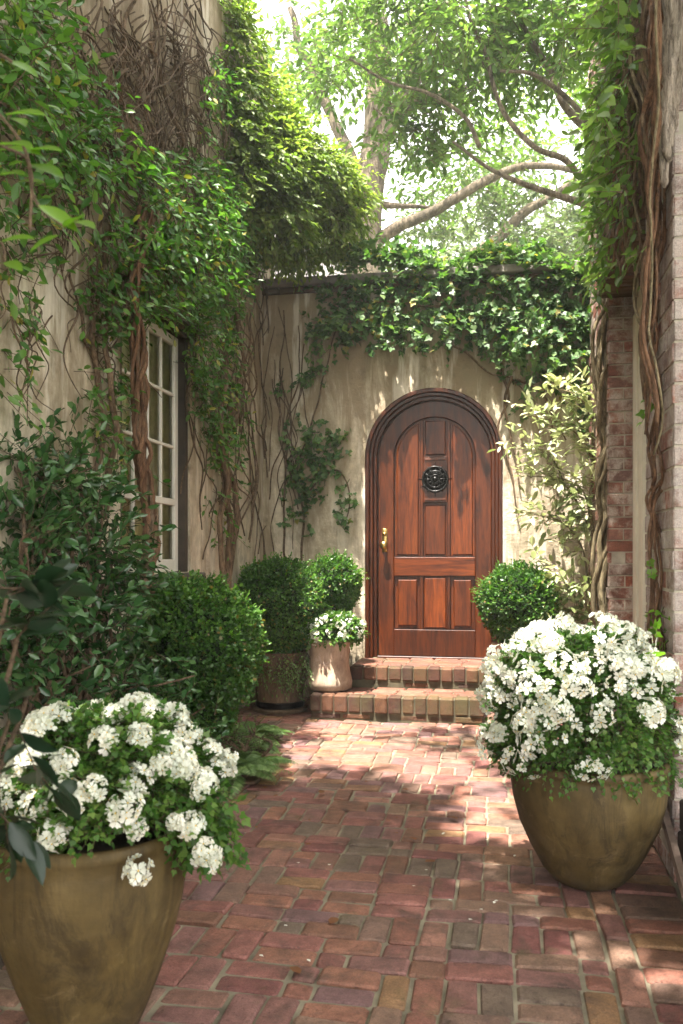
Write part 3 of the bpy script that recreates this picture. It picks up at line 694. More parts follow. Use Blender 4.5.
# great vine on the left house wall
vl = empty('climbing_vine', (WL+.1, 3.6, 0), 'great green vine spreading over the left stucco house wall', 'vine')
ch, tw = plane_foliage(onleft, [(-70,80,60,110,.8,.3),(-150,60,70,130,.5,.25),(15,55,65,70,1.0,.45),(60,110,60,50,1.1,.45),(110,155,45,32,1.2,.4),(30,180,65,45,.9,.35),(18,290,26,60,.6,.2),(45,45,40,40,.9,.35),(0,0,50,40,1,.35),(45,225,30,24,.45,.2),(12,370,18,40,.4,.15)], 240, .35, .058, 'oval', (1,0,0), L=.16)
g1 = np_mesh('foliage', [ch, tw], [M['vine'], M['twig']], vl, mi=[0,1])
ch, tw = plane_foliage(onleft, [(140,250,55,38,1.1,.3),(185,205,52,55,1.15,.38),(225,215,30,50,1,.3),(110,300,28,40,.8,.2),(170,290,50,32,1,.3),(215,265,45,55,1,.3),(105,390,20,75,.55,.12),(115,440,16,40,.6,.12),(212,350,28,55,1.0,.18),(226,420,24,50,.75,.13),(222,500,20,50,.22,.07),(198,395,10,40,.5,.1),(215,100,16,50,.5,.2)], 270, .3, .050, 'oval', (1,0,0), L=.14)
np_mesh('foliage', [ch, tw], [M['vine'], M['twig']], vl, mi=[0,1])
# crown of the vine tumbling over the corner, sunlight put into its leaf colour
cc = []; out = []
for (px, py, r, d) in [(212,8,.24,6.1),(222,50,.26,6.2),(232,95,.27,6.2),(258,112,.26,6.5),(228,135,.26,6.1),(285,150,.30,6.6),(262,165,.30,6.3),(300,180,.32,6.6),(325,185,.30,6.7),(345,185,.22,6.8),(315,222,.27,6.7),(272,215,.30,6.4),(345,205,.20,6.8),(290,235,.22,6.6),(240,190,.24,6.1)]:
    c0 = P(px, py, d); n = int(800*r*r/.18)
    for _ in range(n):
        q = Vector((random.gauss(0,1), random.gauss(0,1), random.gauss(0,1))).normalized(); rr = r*random.uniform(.55, 1.05)
        p = c0 + q*rr
        if mnoise.noise(p*4) < -.28: continue
        cc.append(p); out.append(q)
cc = np.array(cc); out = np.array(out)
D = out*.6 + rng.normal(0,.35,(len(cc),3)) + np.array([[.25,-.1,-.45]])
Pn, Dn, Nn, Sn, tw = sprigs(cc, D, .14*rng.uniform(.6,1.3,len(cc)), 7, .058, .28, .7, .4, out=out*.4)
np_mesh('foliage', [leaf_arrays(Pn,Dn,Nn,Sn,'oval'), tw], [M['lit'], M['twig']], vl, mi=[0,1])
g = MB()
for i in range(230):       # bare tangle high on the wall
    x, y = random.uniform(70, 215), random.uniform(-20, 150); pth = [(x, y)]
    for k in range(4): x += random.gauss(2, 14); y += random.uniform(8, 42); pth.append((x, y))
    stems(g, onleft, [pth], random.uniform(.003,.007), .002, random.uniform(.01,.09), .05, 4, 5)
for i in range(60):
    x, y = random.uniform(0, 150), random.uniform(100, 330); pth = [(x, y)]
    for k in range(4): x += random.gauss(0, 12); y += random.uniform(8, 38); pth.append((x, y))
    stems(g, onleft, [pth], random.uniform(.003,.006), .002, random.uniform(.01,.07), .05, 4, 5)
for i in range(26):        # thin stems between window and corner
    x = random.choice((200, 212, 222, 235, 243, 252, 262)) + random.gauss(0, 3); y = random.uniform(240, 330); pth = [(x, y)]
    while y < random.uniform(480, 575): x += random.gauss(0, 7); y += random.uniform(22, 45); pth.append((x, y))
    stems(g, onleft, [pth], random.uniform(.003,.007), random.uniform(.004,.008), random.uniform(.01,.05), .04, 5, 5)
g.build('stem', M['twig'], vl)
g = MB()
stems(g, onleft, [[(222,600),(219,540),(224,480),(218,420),(228,350),(220,280),(200,200),(175,120),(150,40)],[(226,600),(230,530),(221,470),(229,400),(222,330),(240,250),(260,180)],[(232,575),(236,500),(231,440),(243,380),(236,300)]], .022, .012, .05, .05, 8)
stems(g, onleft, [[(100,560),(97,480),(103,400),(95,320),(110,240),(130,150),(120,60),(140,-20)],[(108,520),(112,430),(104,350),(118,280)]], .016, .01, .04, .05, 7)
g.build('stem', M['bark'], vl)

# twisted trunk in front of the window
tv = empty('woody_vine_trunk', tuple(onleft(140, 575, .13)), 'thick twisted brown vine trunk climbing in front of the white window', 'vine')
base = smooth_path([onleft(145,592,.16), onleft(147,560,.13), onleft(150,530,.13), onleft(146,490,.12), onleft(141,450,.12), onleft(140,410,.12), onleft(138,370,.12), onleft(137,335,.12), onleft(133,295,.14), onleft(140,255,.15), onleft(150,210,.15)], 8)
for s in range(13):
    g = MB(); pts = []; ph = 2*PI*s/13*1.7; fr = random.uniform(2.2, 5); R0 = random.uniform(.016, .048)
    for i, p in enumerate(base):
        t = i/(len(base)-1); R = R0*(.55 + .75*t + .25*math.sin(t*9+s)); w = ph + fr*t*2*PI*.35 + .8*math.sin(t*7+s*2)
        pts.append(p + Vector((math.cos(w)*R*.7, math.sin(w)*R*1.25, 0)))
    pts = wob(pts, .035, 6, s*5.5); g.tube(pts, lerp_r(random.uniform(.011,.020), random.uniform(.006,.010), len(pts)), 8, rough=.2)
    g.build('stem', M['barkred'] if s % 3 else M['bark'], tv, smooth=True)
ch, tw = plane_foliage(onleft, [(128,315,16,22,.9,.15),(150,480,6,10,.3,.15),(118,375,10,20,.6,.15),(125,300,20,20,1,.2)], 200, .15, .045, 'oval', (1,0,0))
np_mesh('foliage', [ch, tw], [M['vine'], M['twig']], tv, mi=[0,1])

# ivy on the back wall
iv = empty('ivy', (-.2, WB, 2.5), 'dark ivy trailing along the top of the stucco wall above the arched door', 'ivy')
top_blobs = [(x, 302 + 9*math.sin(x*.07) + (x-330)*.02, 28, 22 + 6*math.sin(x*.13), .62, .13) for x in range(345, 600, 22)]
top_blobs += [(335,325,24,26,.8,.14),(370,330,34,20,.7,.14),(420,330,40,18,.7,.14),(460,325,34,22,.9,.2),(500,330,34,32,1,.25),(540,335,38,42,1,.3),(575,345,30,50,1.0,.28),(545,322,40,26,.9,.28),(505,345,18,26,.6,.15),(590,400,16,40,.6,.2),(597,460,8,60,.6,.12),(598,560,7,50,.6,.12),(530,375,16,22,.6,.12),(527,400,8,18,.4,.08)]
top_blobs += [(x, 281, 24, 11, .9, .15) for x in range(355, 600, 20)]
top_blobs += [(322,325,20,16,.8,.13),(345,318,22,20,.8,.15),(318,345,10,10,.6,.1),(330,290,20,10,.7,.12),(300,372,16,8,.4,.06)]
ch, tw = plane_foliage(onback, top_blobs, 330, .2, .054, 'ivy', (0,-1,0), L=.12, k=5, droop=.45, up=.55, jit=.4)
np_mesh('foliage', [ch, tw], [M['ivy'], M['twig']], iv, mi=[0,1])
ch, tw = plane_foliage(lambda x,y,o=0: onback(x,y,o*.8-.05), [(x, 264+random.uniform(-6,3)+8*math.sin(x*.045), 19, 11+4*math.sin(x*.11), 1.4, .26) for x in range(352, 604, 12)], 420, .26, .055, 'ivy', (0,-.4,.8), L=.14, k=5, droop=.1)
np_mesh('foliage', [ch, tw], [M['ivy'], M['twig']], iv, mi=[0,1])
g = MB()
stems(g, onback, [[(445,345),(465,352),(485,372),(510,378),(530,395)],[(502,360),(508,395),(500,430),(510,470),(517,515)],[(512,376),(504,410),(515,450),(520,490)],[(515,378),(540,390),(556,415),(566,440)],[(548,370),(545,395),(552,430),(548,470)]], .011, .005, .03, .03, 7)
stems(g, onback, [[(600,380),(560,335),(500,315),(430,305),(350,300)]], .02, .008, .06, .04, 7)
g.build('stem', M['bark'], iv)
iv2 = empty('ivy', (-1.5, WB, 1.0), 'loose ivy sprays hanging on the stucco wall left of the arched door', 'ivy')
lb = [(312,372,18,16,.55,.07),(300,440,16,32,.75,.1),(322,435,20,20,.9,.1),(310,475,22,30,1,.12),(345,505,12,26,.9,.1),(338,440,16,14,.6,.08),(330,465,12,12,.6,.08),(297,500,12,36,.55,.08),(300,525,14,14,.4,.06),(285,395,10,20,.3,.05)]
ch, tw = plane_foliage(onback, lb, 340, .13, .052, 'ivy', (0,-1,0), L=.1, k=4, droop=.4, up=.5, jit=.4)
np_mesh('foliage', [ch, tw], [M['ivy'], M['twig']], iv2, mi=[0,1])
g = MB()
for i in range(13):
    x = random.choice((268, 275, 283, 290, 298, 306)) + random.gauss(0, 3); y = random.uniform(290, 400); pth = [(x, y)]
    while y < random.uniform(440, 560): x += random.gauss(0, 7); y += random.uniform(20, 42); pth.append((x, y))
    stems(g, onback, [pth], .004, random.uniform(.003,.008), .015, .03, 5, 5)
stems(g, onback, [[(300,560),(304,520),(296,480),(305,440),(318,400),(330,350),(345,310)],[(300,500),(320,480),(340,470),(350,500),(345,525)],[(286,560),(283,500),(290,430),(282,370),(284,310)]], .009, .005, .02, .03, 6)
g.build('stem', M['twig'], iv2)

# vines on the right brick wall
def strandset(parent, base, k, R, r0, r1, mat, seed, rev=.4, flat=1.0):
    random.seed(seed)
    for s in range(k):
        g = MB(); pts = []; ph = 2*PI*s/k; fr = random.uniform(1.5, 3.5); RR = R*random.uniform(.5, 1.2)
        for i, p in enumerate(base):
            t = i/(len(base)-1); w = ph + fr*t*2*PI*rev + .9*math.sin(t*8+s*2); q = RR*(.7+.5*math.sin(t*6+s*1.7))
            pts.append(p + Vector((math.cos(w)*q*flat, math.sin(w)*q, 0)))
        pts = wob(pts, .04, 5, seed+s*4.4); g.tube(pts, lerp_r(random.uniform(.8,1.2)*r0, r1, len(pts)), 7, rough=.12)
        g.build('stem', mat, parent, smooth=True)
def onfar(px, py, off=0.0): return P(px, py, 5.50 - off)
rv = empty('twisted_vine', (.6, 5.4, 0), 'olive twisted vine stems rising at the far corner of the brick wall', 'vine')
bs = smooth_path([onfar(604,680,.12), onfar(607,630,.10), onfar(603,580,.1), onfar(606,535,.1), onfar(603,490,.1), onfar(610,440,.1), onfar(606,390,.1), onfar(603,340,.1), onfar(611,290,.1), onfar(617,230,.12), onfar(618,160,.15), onfar(622,80,.2), onfar(628,0,.2)], 7)
strandset(rv, bs, 11, .062, .017, .010, M['barkolive'], 51, rev=.9)
bs = smooth_path([onfar(612,560,.06), onfar(609,520,.06), onfar(617,470,.06), onfar(622,420,.06), onfar(615,370,.06), onfar(606,330,.06)], 7)
strandset(rv, bs, 3, .04, .014, .009, M['barkolive'], 61, rev=.9)
nv = empty('hanging_vine', (.55, 3.6, 0), 'red brown vine stems hanging down beside the near brick pier', 'vine')
bs = smooth_path([onright(660,650,.02), onright(655,600,.02), onright(657,545,.02), onright(653,500,.02), onright(658,470,.02), onright(652,440,.02), onright(656,400,.02), onright(653,350,.02), onright(650,300,.03), onright(655,240,.04), onright(653,160,.05), onright(656,60,.06), onright(654,-20,.07)], 7)
strandset(nv, bs, 6, .020, .0062, .005, M['barkred'], 71, rev=1.2)
for s in range(30):                 # curtain of stems on the wall above the recess
    g = MB() if s % 4 == 0 else g
    x0 = random.uniform(612, 662); x1 = 615 + (x0-612)*.85 + random.gauss(0, 3); n = 7; pth = []
    yb = random.uniform(230, 300) if x0 < 640 else random.uniform(250, 480)
    for i in range(n): t = i/(n-1); pth.append((x1+(x0-x1)*(1-t)+random.gauss(0,2.2), -20+(yb+20)*t))
    stems(g, onright, [pth], random.uniform(.004,.011), random.uniform(.003,.008), random.uniform(.01,.10), .05, 6, 5)
    if s % 4 == 3: g.build('stem', (M['barkred'], M['bark'], M['barkolive'])[s % 3], nv, smooth=True)
# broad shaggy trunk at the upper right
tr = empty('shaggy_vine_trunk', (.60, 3.05, 2.1), 'broad pale shaggy barked trunk over the top of the brick pier', 'trunk')
for s in range(9):
    g = MB(); f = s/8
    pts = smooth_path([P(665+f*4, 185-f*70+random.uniform(-15,15), 2.92), P(665+f*6, 140-f*30, 2.92), P(667+f*10, 95-f*20, 2.91), P(670+f*20, 40, 2.90), P(672+f*34, -60, 2.90)], 8)
    pts = wob(pts, .02, 7, s*2.7); g.tube(pts, [.004] + lerp_r(.014, .03, len(pts)-1), 9, rough=.22); g.build('bark_strip', M['barkpale'], tr, smooth=True)
ch, tw = plane_foliage(onright, [(622,40,18,50,.8,.2),(622,10,18,30,1,.2),(612,110,18,40,.8,.25),(628,150,16,30,.6,.15),(618,190,18,22,.7,.2),(630,245,14,18,.6,.12),(600,130,12,60,.9,.25),(598,200,8,60,.8,.15),(600,20,10,40,.8,.2),(597,260,7,40,.8,.12),(606,260,10,24,.4,.2)], 130, .2, .06, 'oval', (-1,0,0), L=.15, k=5)
np_mesh('foliage', [ch, tw], [M['tree'], M['twig']], rv, mi=[0,1])
ch, tw = plane_foliage(onright, [(655,610,5,14,.7,.08),(652,398,5,10,.8,.06),(657,640,6,16,.9,.08),(651,560,4,6,.4,.05)], 260, .08, .035, 'ivy', (-1,0,0), L=.08, k=4)
np_mesh('foliage', [ch, tw], [M['fresh'], M['twig']], nv, mi=[0,1])

# pale variegated shrub right of the door
ps = empty('variegated_shrub', tuple(P(585, 690, 6.2)), 'airy shrub with pale cream leaves between the door and the brick wall', 'shrub')
g = MB(); tips = []
for pth in [[(594,700),(592,640),(585,600),(565,585),(540,560)],[(594,690),(590,610),(580,545),(560,520),(530,515)],[(596,680),(592,560),(585,500),(565,480),(525,475)],[(596,660),(594,520),(585,450),(560,425),(525,415)],[(596,640),(596,500),(590,420),(575,395),(556,390)],[(596,600),(590,540),(575,500),(550,460),(520,440)],[(595,660),(588,620),(570,612),(556,600)]]:
    pts = wob(smooth_path([P(x, y, 6.15 - .1*random.random()) for x, y in pth], 6), .04, 3, pth[1][1]); g.tube(pts, lerp_r(.011, .003, len(pts)), 6)
    tips += pts[len(pts)//3:]
g.build('stem', M['barkolive'], ps, smooth=True)
cc = []
for p in tips:
    for _ in range(3): cc.append(p + Vector((random.gauss(0,.05), random.gauss(0,.06), random.gauss(0,.03))))
cc = np.array(cc); D = rng.normal(0,.7,(len(cc),3)) + np.array([[-.5,-.3,.15]])
Pn,Dn,Nn,Sn,tw = sprigs(cc, D, .13, 4, .08, .05, 1.0, .3)
np_mesh('foliage', [leaf_arrays(Pn,Dn,Nn,Sn,'oval'), tw], [M['pale'], M['twig']], ps, mi=[0,1])

# ------------------------------------------------------------------ boxwood balls
def box_ball(parent, c, r, n, name='foliage', mat='box', size=.021, squash=1.0, shape='round', lump=.10):
    c = Vector(c); q = nrm(rng.normal(0, 1, (n, 3)))
    l = np.array([mnoise.noise(Vector(x)*3.1 + c*3) + .8*mnoise.noise(Vector(x)*8 + c) + .5*mnoise.noise(Vector(x)*17 + c) for x in q.tolist()])
    rr = r*(1 + lump*l)*(1 - np.abs(rng.normal(0, .045, n)) * (rng.random(n) < .75) - (rng.random(n) < .25)*rng.uniform(0, .25, n) + (rng.random(n) < .06)*rng.uniform(0,.06,n))
    Pn = np.array(c)[None] + q*rr[:, None]*np.array([[1,1,squash]])
    D = q*.8 + rng.normal(0, .6, (n, 3)); N = q*.5 + rng.normal(0, .6, (n, 3)) + np.array([[0,0,.5]])
    o = np_mesh(name, [leaf_arrays(Pn, D, N, size*rng.uniform(.7,1.25,n), shape)], M[mat], parent)
    ns = int(90 + n*.012); qs = nrm(rng.normal(0,1,(ns,3))); qs[:,2] = np.abs(qs[:,2])*np.where(rng.random(ns)<.75,1,-1)
    ls = np.array([mnoise.noise(Vector(x)*3.1 + c*3) for x in qs.tolist()]); Cs = np.array(c)[None] + qs*(r*(.96 + lump*ls))[:,None]*np.array([[1,1,squash]])
    A1,A2,A3,A4,tw = sprigs(Cs, qs+rng.normal(0,.3,(ns,3))+np.array([[0,0,.4]]), .055*rng.uniform(.5,1.6,ns), 7, size*.9, 0, .6, .5, twig_r=.0012)
    np_mesh('shoots', [leaf_arrays(A1,A2,A3,A4,shape), tw], [M['boxtip'], M['twig']], parent, mi=[0,1])
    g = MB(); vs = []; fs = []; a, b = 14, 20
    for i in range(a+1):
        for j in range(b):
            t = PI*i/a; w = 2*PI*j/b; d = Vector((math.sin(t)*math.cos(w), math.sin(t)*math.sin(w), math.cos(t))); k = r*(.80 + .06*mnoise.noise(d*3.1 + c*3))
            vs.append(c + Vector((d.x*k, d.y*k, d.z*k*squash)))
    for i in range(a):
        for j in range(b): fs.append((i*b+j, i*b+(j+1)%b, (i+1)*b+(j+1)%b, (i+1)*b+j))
    g.add(vs, fs); g.build('shade_core', M['darkcore'], o, smooth=True); return o
M['darkcore'] = simple('painted inner shade', (.012,.022,.008), .95)  # near-black core paints the shade behind the boxwood leaves
gB = 'round clipped boxwoods beside the steps'
c1 = P(196, 644, 4.5); s1 = empty('boxwood', (c1.x, c1.y, 0), 'largest round boxwood, growing in the bed under the white window', 'shrub', gB)
box_ball(s1, c1, .33, 24000, lump=.22, size=.022)
for (dx, dz, r) in ((.08,-.33,.14), (-.13,-.28,.16), (.0,-.45,.13)): box_ball(s1, c1 + Vector((dx, -.02, dz)), r, 4200, lump=.22, size=.019)
g = MB()
for i in range(9):
    a = random.uniform(0, 2*PI); g.tube(wob([Vector((c1.x+.04*math.cos(a), c1.y+.04*math.sin(a), 0)), Vector((c1.x+.1*math.cos(a), c1.y+.1*math.sin(a), .25)), Vector((c1.x+.2*math.cos(a), c1.y+.2*math.sin(a), .55))], .02), [.012,.009,.005], 6)
g.build('stem', M['bark'], s1)
c2 = P(280, 606, 6.3); p2 = Vector((c2.x, c2.y, 0)); s2 = empty('boxwood', (c2.x, c2.y, .40), 'round boxwood in the brown wooden tub', 'shrub', gB)
box_ball(s2, c2, .345, 20000, lump=.09)
g = MB(); g.tube([p2+Vector((0,0,.36)), p2+Vector((.01,0,.5)), c2], .02, 8); g.build('stem', M['bark'], s2)
cc = []
for i in range(240): a = random.uniform(PI*.9, PI*2.2); cc.append((c2.x+.05+.2*math.cos(a)+random.gauss(0,.03), c2.y+.19*math.sin(a)+random.gauss(0,.03), random.uniform(.28,.46)))
cc = np.array(cc); D = rng.normal(0,.4,(len(cc),3)) + np.array([[.3,-.4,-.6]])
Pn,Dn,Nn,Sn,tw = sprigs(cc, D, .13, 7, .026, .5, .6, .5); np_mesh('foliage', [leaf_arrays(Pn,Dn,Nn,Sn,'dia'), tw], [M['fern'], M['twig']], tag(empty('trailing_plant', (c2.x, c2.y-.1, .35), 'pale green trailing plant spilling over the wooden tub rim', 'plant')), mi=[0,1])
tb = empty('wooden_tub', (c2.x, c2.y, 0), 'round brown weathered wooden tub holding a boxwood', 'planter')
g = MB(); nst = 22
for i in range(nst):
    w0 = 2*PI*i/nst+.006; w1 = 2*PI*(i+1)/nst-.006; 
    vs = []
    for (r, z) in ((.165,.03),(.185,.2),(.205,.44)):
        for w in (w0, (w0+w1)/2, w1): vs.append((c2.x+r*math.cos(w), c2.y+r*math.sin(w), z))
        for w in (w1, w0): vs.append((c2.x+(r-.02)*math.cos(w), c2.y+(r-.02)*math.sin(w), z))
    fs = []
    for k in (0,1):
        for j in range(5): fs.append((k*5+j, k*5+(j+1)%5, (k+1)*5+(j+1)%5, (k+1)*5+j))
    fs += [(0,1,2,3,4),(10,11,12,13,14)]; g.add(vs, fs)
g.build('staves', M['barrel'], tb)
g = MB(); g.lathe((c2.x,c2.y,0), [(.172,.035),(.180,.04),(.183,.075),(.176,.08)], 40); g.build('hoop', M['iron'], tb)
g = MB(); g.lathe((c2.x,c2.y,0), [(.18,0),(.2,.004),(.205,.024),(.19,.03),(.16,.03)], 40); g.build('saucer', M['barrel'], tb)
g = MB(); g.lathe((c2.x,c2.y,0), [(.17,.34),(.178,.4),(.17,.405),(.05,.41)], 30); g.build('soil', M['soil'], tb)

def clay_pot(loc, prof, mat, name, label, cat='pot', n=56, wob_=.006, soil=True, group=None):
    e = empty(name, tuple(loc), label, cat, group)
    g = MB(); g.lathe(loc, prof, n, wob_); body = g.build('body', M[mat], e, smooth=True)
    if soil:
        r = prof[-1][0]; z = prof[-1][1]; g = MB(); g.lathe(loc, [(r*.98, z-.004), (r*.97, z+.002), (.02, z+.008)], 30); g.build('soil', M['soil'], e)
    return e
# terracotta pot on the lower step and the small boxwood behind it
tp = Vector((-1.215, 6.06, .176))
clay_pot(tp, [(.135,0),(.165,.012),(.168,.06),(.158,.11),(.147,.16),(.143,.22),(.147,.30),(.15,.33),(.158,.335),(.158,.365),(.148,.367),(.135,.35),(.13,.32)], 'terrapale', 'terracotta_pot', 'limed terracotta pot with a flared foot on the lower step')
c3 = P(334, 583, 6.42); q3 = Vector((c3.x, c3.y, .174))
clay_pot(q3, [(.08,0),(.1,.1),(.115,.24),(.12,.245),(.12,.27),(.108,.272),(.1,.25)], 'terra', 'terracotta_pot', 'small clay pot hidden behind the limed pot, against the stucco wall')
s3 = empty('boxwood', (c3.x, c3.y, .43), 'smallest round boxwood, close to the left side of the arched door', 'shrub', gB)
box_ball(s3, c3, .195, 7000, lump=.14); box_ball(s3, c3 + Vector((0,0,-.13)), .14, 3500, lump=.2); g = MB(); g.tube([q3+Vector((0,0,.24)), q3+Vector((0,0,.4)), c3], .012, 7); g.build('stem', M['bark'], s3)
# right of the steps
c4 = P(517, 598, 6.12); q4 = Vector((c4.x+.02, c4.y, 0))
clay_pot(q4, [(.13,0),(.15,.02),(.17,.2),(.19,.46),(.2,.47),(.202,.52),(.19,.525),(.175,.5)], 'terra', 'terracotta_pot', 'pinkish terracotta pot right of the brick steps')
s4 = empty('boxwood', (c4.x, c4.y, .51), 'round boxwood in the terracotta pot right of the arched door', 'shrub', gB)
box_ball(s4, c4 + Vector((0,0,-.03)), .265, 12000, lump=.13); box_ball(s4, c4 + Vector((.02,0,-.17)), .17, 5000, lump=.15); g = MB(); g.tube([q4+Vector((0,0,.48)), q4+Vector((0,0,.6)), c4], .016, 7); g.build('stem', M['bark'], s4)

# ------------------------------------------------------------------ big glazed pots with white flowers
rp = Vector((P(588, 880, 3.0).x, P(588, 880, 3.0).y, .004))
profR = [(.105,0),(.125,.012),(.158,.05),(.203,.13),(.238,.21),(.259,.29),(.268,.36),(.268,.395),(.266,.405),(.271,.411),(.2725,.422),(.269,.433),(.258,.439),(.246,.432),(.243,.39)]
clay_pot(rp, profR, 'glaze', 'glazed_pot', 'large olive brown glazed pot of white flowers beside the brick pier', n=72, group='large olive glazed flower pots')
lp = Vector((P(89, 1035, 2.04).x, P(89, 1035, 2.04).y, 0))
profL = [(.092,0),(.112,.012),(.138,.07),(.167,.145),(.202,.25),(.222,.33),(.232,.40),(.234,.45),(.232,.475),(.237,.482),(.239,.494),(.236,.506),(.227,.512),(.216,.503),(.211,.46)]
clay_pot(lp, profL, 'glaze', 'glazed_pot', 'tall olive brown glazed pot of white flowers at the lower left', n=72, group='large olive glazed flower pots')

# flower cluster meshes
def floret(c, n, r):
    n = Vector(n).normalized(); a = n.orthogonal().normalized(); b = n.cross(a); ph = random.uniform(0, 2*PI); Pn = []; D = []
    for k in range(5):
        w = ph + 2*PI*k/5 + random.gauss(0,.08); d = a*math.cos(w) + b*math.sin(w); Pn.append(c + d*r*.06); D.append(d + n*.12)
    return Pn, D, [n]*5
def cluster_mesh(name, nf, R, r, flat=.55):
    Pn = []; D = []; N = []; S_ = []; cen = []
    for i in range(nf):
        t = (i+.5)/nf; th = math.acos(1 - t*.95); w = i*2.39996 + random.gauss(0,.2)
        d = Vector((math.sin(th)*math.cos(w), math.sin(th)*math.sin(w), math.cos(th))); c = Vector((d.x*R, d.y*R, d.z*R*flat))*random.uniform(.85,1.12)
        rr = r*random.choice((.55, .8, .9, 1.0, 1.1, 1.2)); nn = (d + Vector((random.gauss(0,.25), random.gauss(0,.25), random.gauss(0,.25)))).normalized()
        a, b, n_ = floret(c, nn, rr); Pn += a; D += b; N += n_; S_ += [rr]*5; cen.append((c, nn, rr))
    ch = leaf_arrays(np.array(Pn), np.array(D), np.array(N), np.array(S_), 'petal')
    g = MB()
    cv = []; cf = []
    for (c, n_, rr) in cen:
        a = n_.orthogonal().normalized(); b = n_.cross(a); k = len(cv); rc = rr*.13
        for j in range(6): w = j*PI/3; cv.append(c + (a*math.cos(w)+b*math.sin(w))*rc + n_*.0015)
        cv.append(c + n_*(.002+rc*.8)); cf += [(k+j, k+(j+1)%6, k+6) for j in range(6)]
    ce = (np.array(cv,'f'), np.array(cf))
    sp = twigs(np.zeros((6,3)) + np.array([[0,0,-R*1.6]]), np.array([[math.cos(k)*R*.6, math.sin(k)*R*.6, R*.1] for k in range(6)]), .0012)
    V = [ch, ce, sp]; Vv = []; Ff = []; Mi = []; b0 = 0
    for (v_, f_), m_ in zip(V, (0, 1, 2)): Vv.append(v_); Ff.append(f_+b0); b0 += len(v_); Mi.append(np.full(len(f_), m_, 'i'))
    Vv = np.concatenate(Vv); Ff = np.concatenate(Ff).astype('i'); me = bpy.data.meshes.new(name)
    me.from_pydata(Vv.tolist(), [], Ff.tolist()); me.polygons.foreach_set('material_index', np.concatenate(Mi)); me.update()
    for m_ in (M['petal'], M['yellow'], M['flowerleaf']): me.materials.append(m_)
    return me
CLB = [cluster_mesh('flower_cluster', random.randint(12, 24), random.uniform(.028,.038), .0155, random.uniform(.5,.8)) for _ in range(8)]
CLS = [cluster_mesh('flower_cluster', random.randint(5, 12), random.uniform(.026,.042), .0150, .5) for _ in range(8)]
def put_cluster(me, parent, loc, n, s):
    o = bpy.data.objects.new('flower_cluster', me); COL.objects.link(o); o.parent = parent
    q = Vector(n).normalized().to_track_quat('Z', 'Y'); o.rotation_mode = 'QUATERNION'; from mathutils import Quaternion
    o.rotation_quaternion = q @ Quaternion((0,0,1), random.uniform(0, 6.28)); o.location = Vector(loc) - wloc(parent); o.scale = (s,)*3
def flower_plant(e, c, rad, rim_r, rim_z, ncl, meshes, nleaf, face, wfun, s=(.8,1.25), leaf=.026, mind=.045, zmin=None, bare=None):
    c = Vector(c); n = nleaf; q = nrm(rng.normal(0, 1, (n, 3))); q[:, 2] = np.where(q[:, 2] < -.55, -q[:, 2], q[:, 2])
    rr = rng.uniform(.55, 1.0, n)**.6
    l = np.array([mnoise.noise(Vector(x)*2.6 + c*2) for x in q.tolist()]); C = np.array(c)[None] + q*np.array([rad])*(rr*(1 + .28*l))[:, None]
    z_ok = (C[:, 2] > rim_z - .01) | (np.hypot(C[:,0]-face[0], C[:,1]-face[1]) > rim_r*1.02); 
    if bare: z_ok &= ~np.array([bare(x) for x in C.tolist()])
    C = C[z_ok]; q = q[z_ok]
    D = q*.7 + rng.normal(0,.5,C.shape); Pn,Dn,Nn,Sn,tw = sprigs(C, D, .06, 5, leaf, .35, .8, .45, out=q*.3, twig_r=.0012)
    # trailing sprays over the rim
    cc = []; dd = []
    for i in range(int(nleaf*.022)):
        a = random.uniform(0, 2*PI); r = rim_r*random.uniform(.93, 1.03); 
        if bare and -1.6 < (a if a < PI else a-2*PI) < -.2: continue
        cc.append((face[0]+r*math.cos(a), face[1]+r*math.sin(a), rim_z+random.uniform(-.012, .03))); dd.append((math.cos(a)*.5, math.sin(a)*.5, -.5))
    P2,D2,N2,S2,t2 = sprigs(np.array(cc), np.array(dd)+rng.normal(0,.35,(len(cc),3)), .06, 5, leaf, .5, .7, .5, twig_r=.0012)
    np_mesh('foliage', [leaf_arrays(Pn,Dn,Nn,Sn,'ivy'), leaf_arrays(P2,D2,N2,S2,'ivy'), tw, t2], [M['flowerleaf'], M['twig']], e, mi=[0,0,1,1])
    placed = []; tries = 0
    while len(placed) < ncl and tries < 20000:
        tries += 1; d = Vector((random.gauss(0,1), random.gauss(0,1), random.gauss(0,1))).normalized()
        if d.z < -.55: continue
        p = c + Vector((d.x*rad[0], d.y*rad[1], d.z*rad[2]))*(1.05 + .26*mnoise.noise(d*2.6 + c*2) + random.uniform(-.03,.10))
        if random.random() > wfun(d, p): continue
        if any((p-x).length < mind for x in placed): continue
        if bare and bare(p): continue
        placed.append(p); put_cluster(random.choice(meshes), e, p, d*.8 + Vector((0,-.25,.45)), random.uniform(*s))
    return placed
fr_ = empty('white_flowering_plant', (rp.x, rp.y, .40), 'bushy plant covered in small white flowers in the pot beside the brick pier', 'flowers', 'white flowers in the pots')
def wr(d, p):
    if d.y > .55: return .05
    k = .25 + .9*max(0, d.z) + .55*max(0, -d.x)
    if d.x > .25 and d.z < .45: k *= .3
    return min(1, k)
flower_plant(fr_, (rp.x-.03, rp.y-.02, .60), (.295,.28,.27), .262, .437, 98, CLS+CLB[:2], 5600, (rp.x, rp.y), wr, s=(.95,1.4), mind=.047, leaf=.0175)
fl_ = empty('white_flowering_plant', (lp.x, lp.y, .48), 'leafy plant with big white flower heads in the tall pot at the lower left', 'flowers', 'white flowers in the pots')
def wl_(d, p): return (.08 if d.y > .6 else min(1, .12 + .95*max(0, d.z) + .35*max(0, -d.y)*(d.z > -.1)))
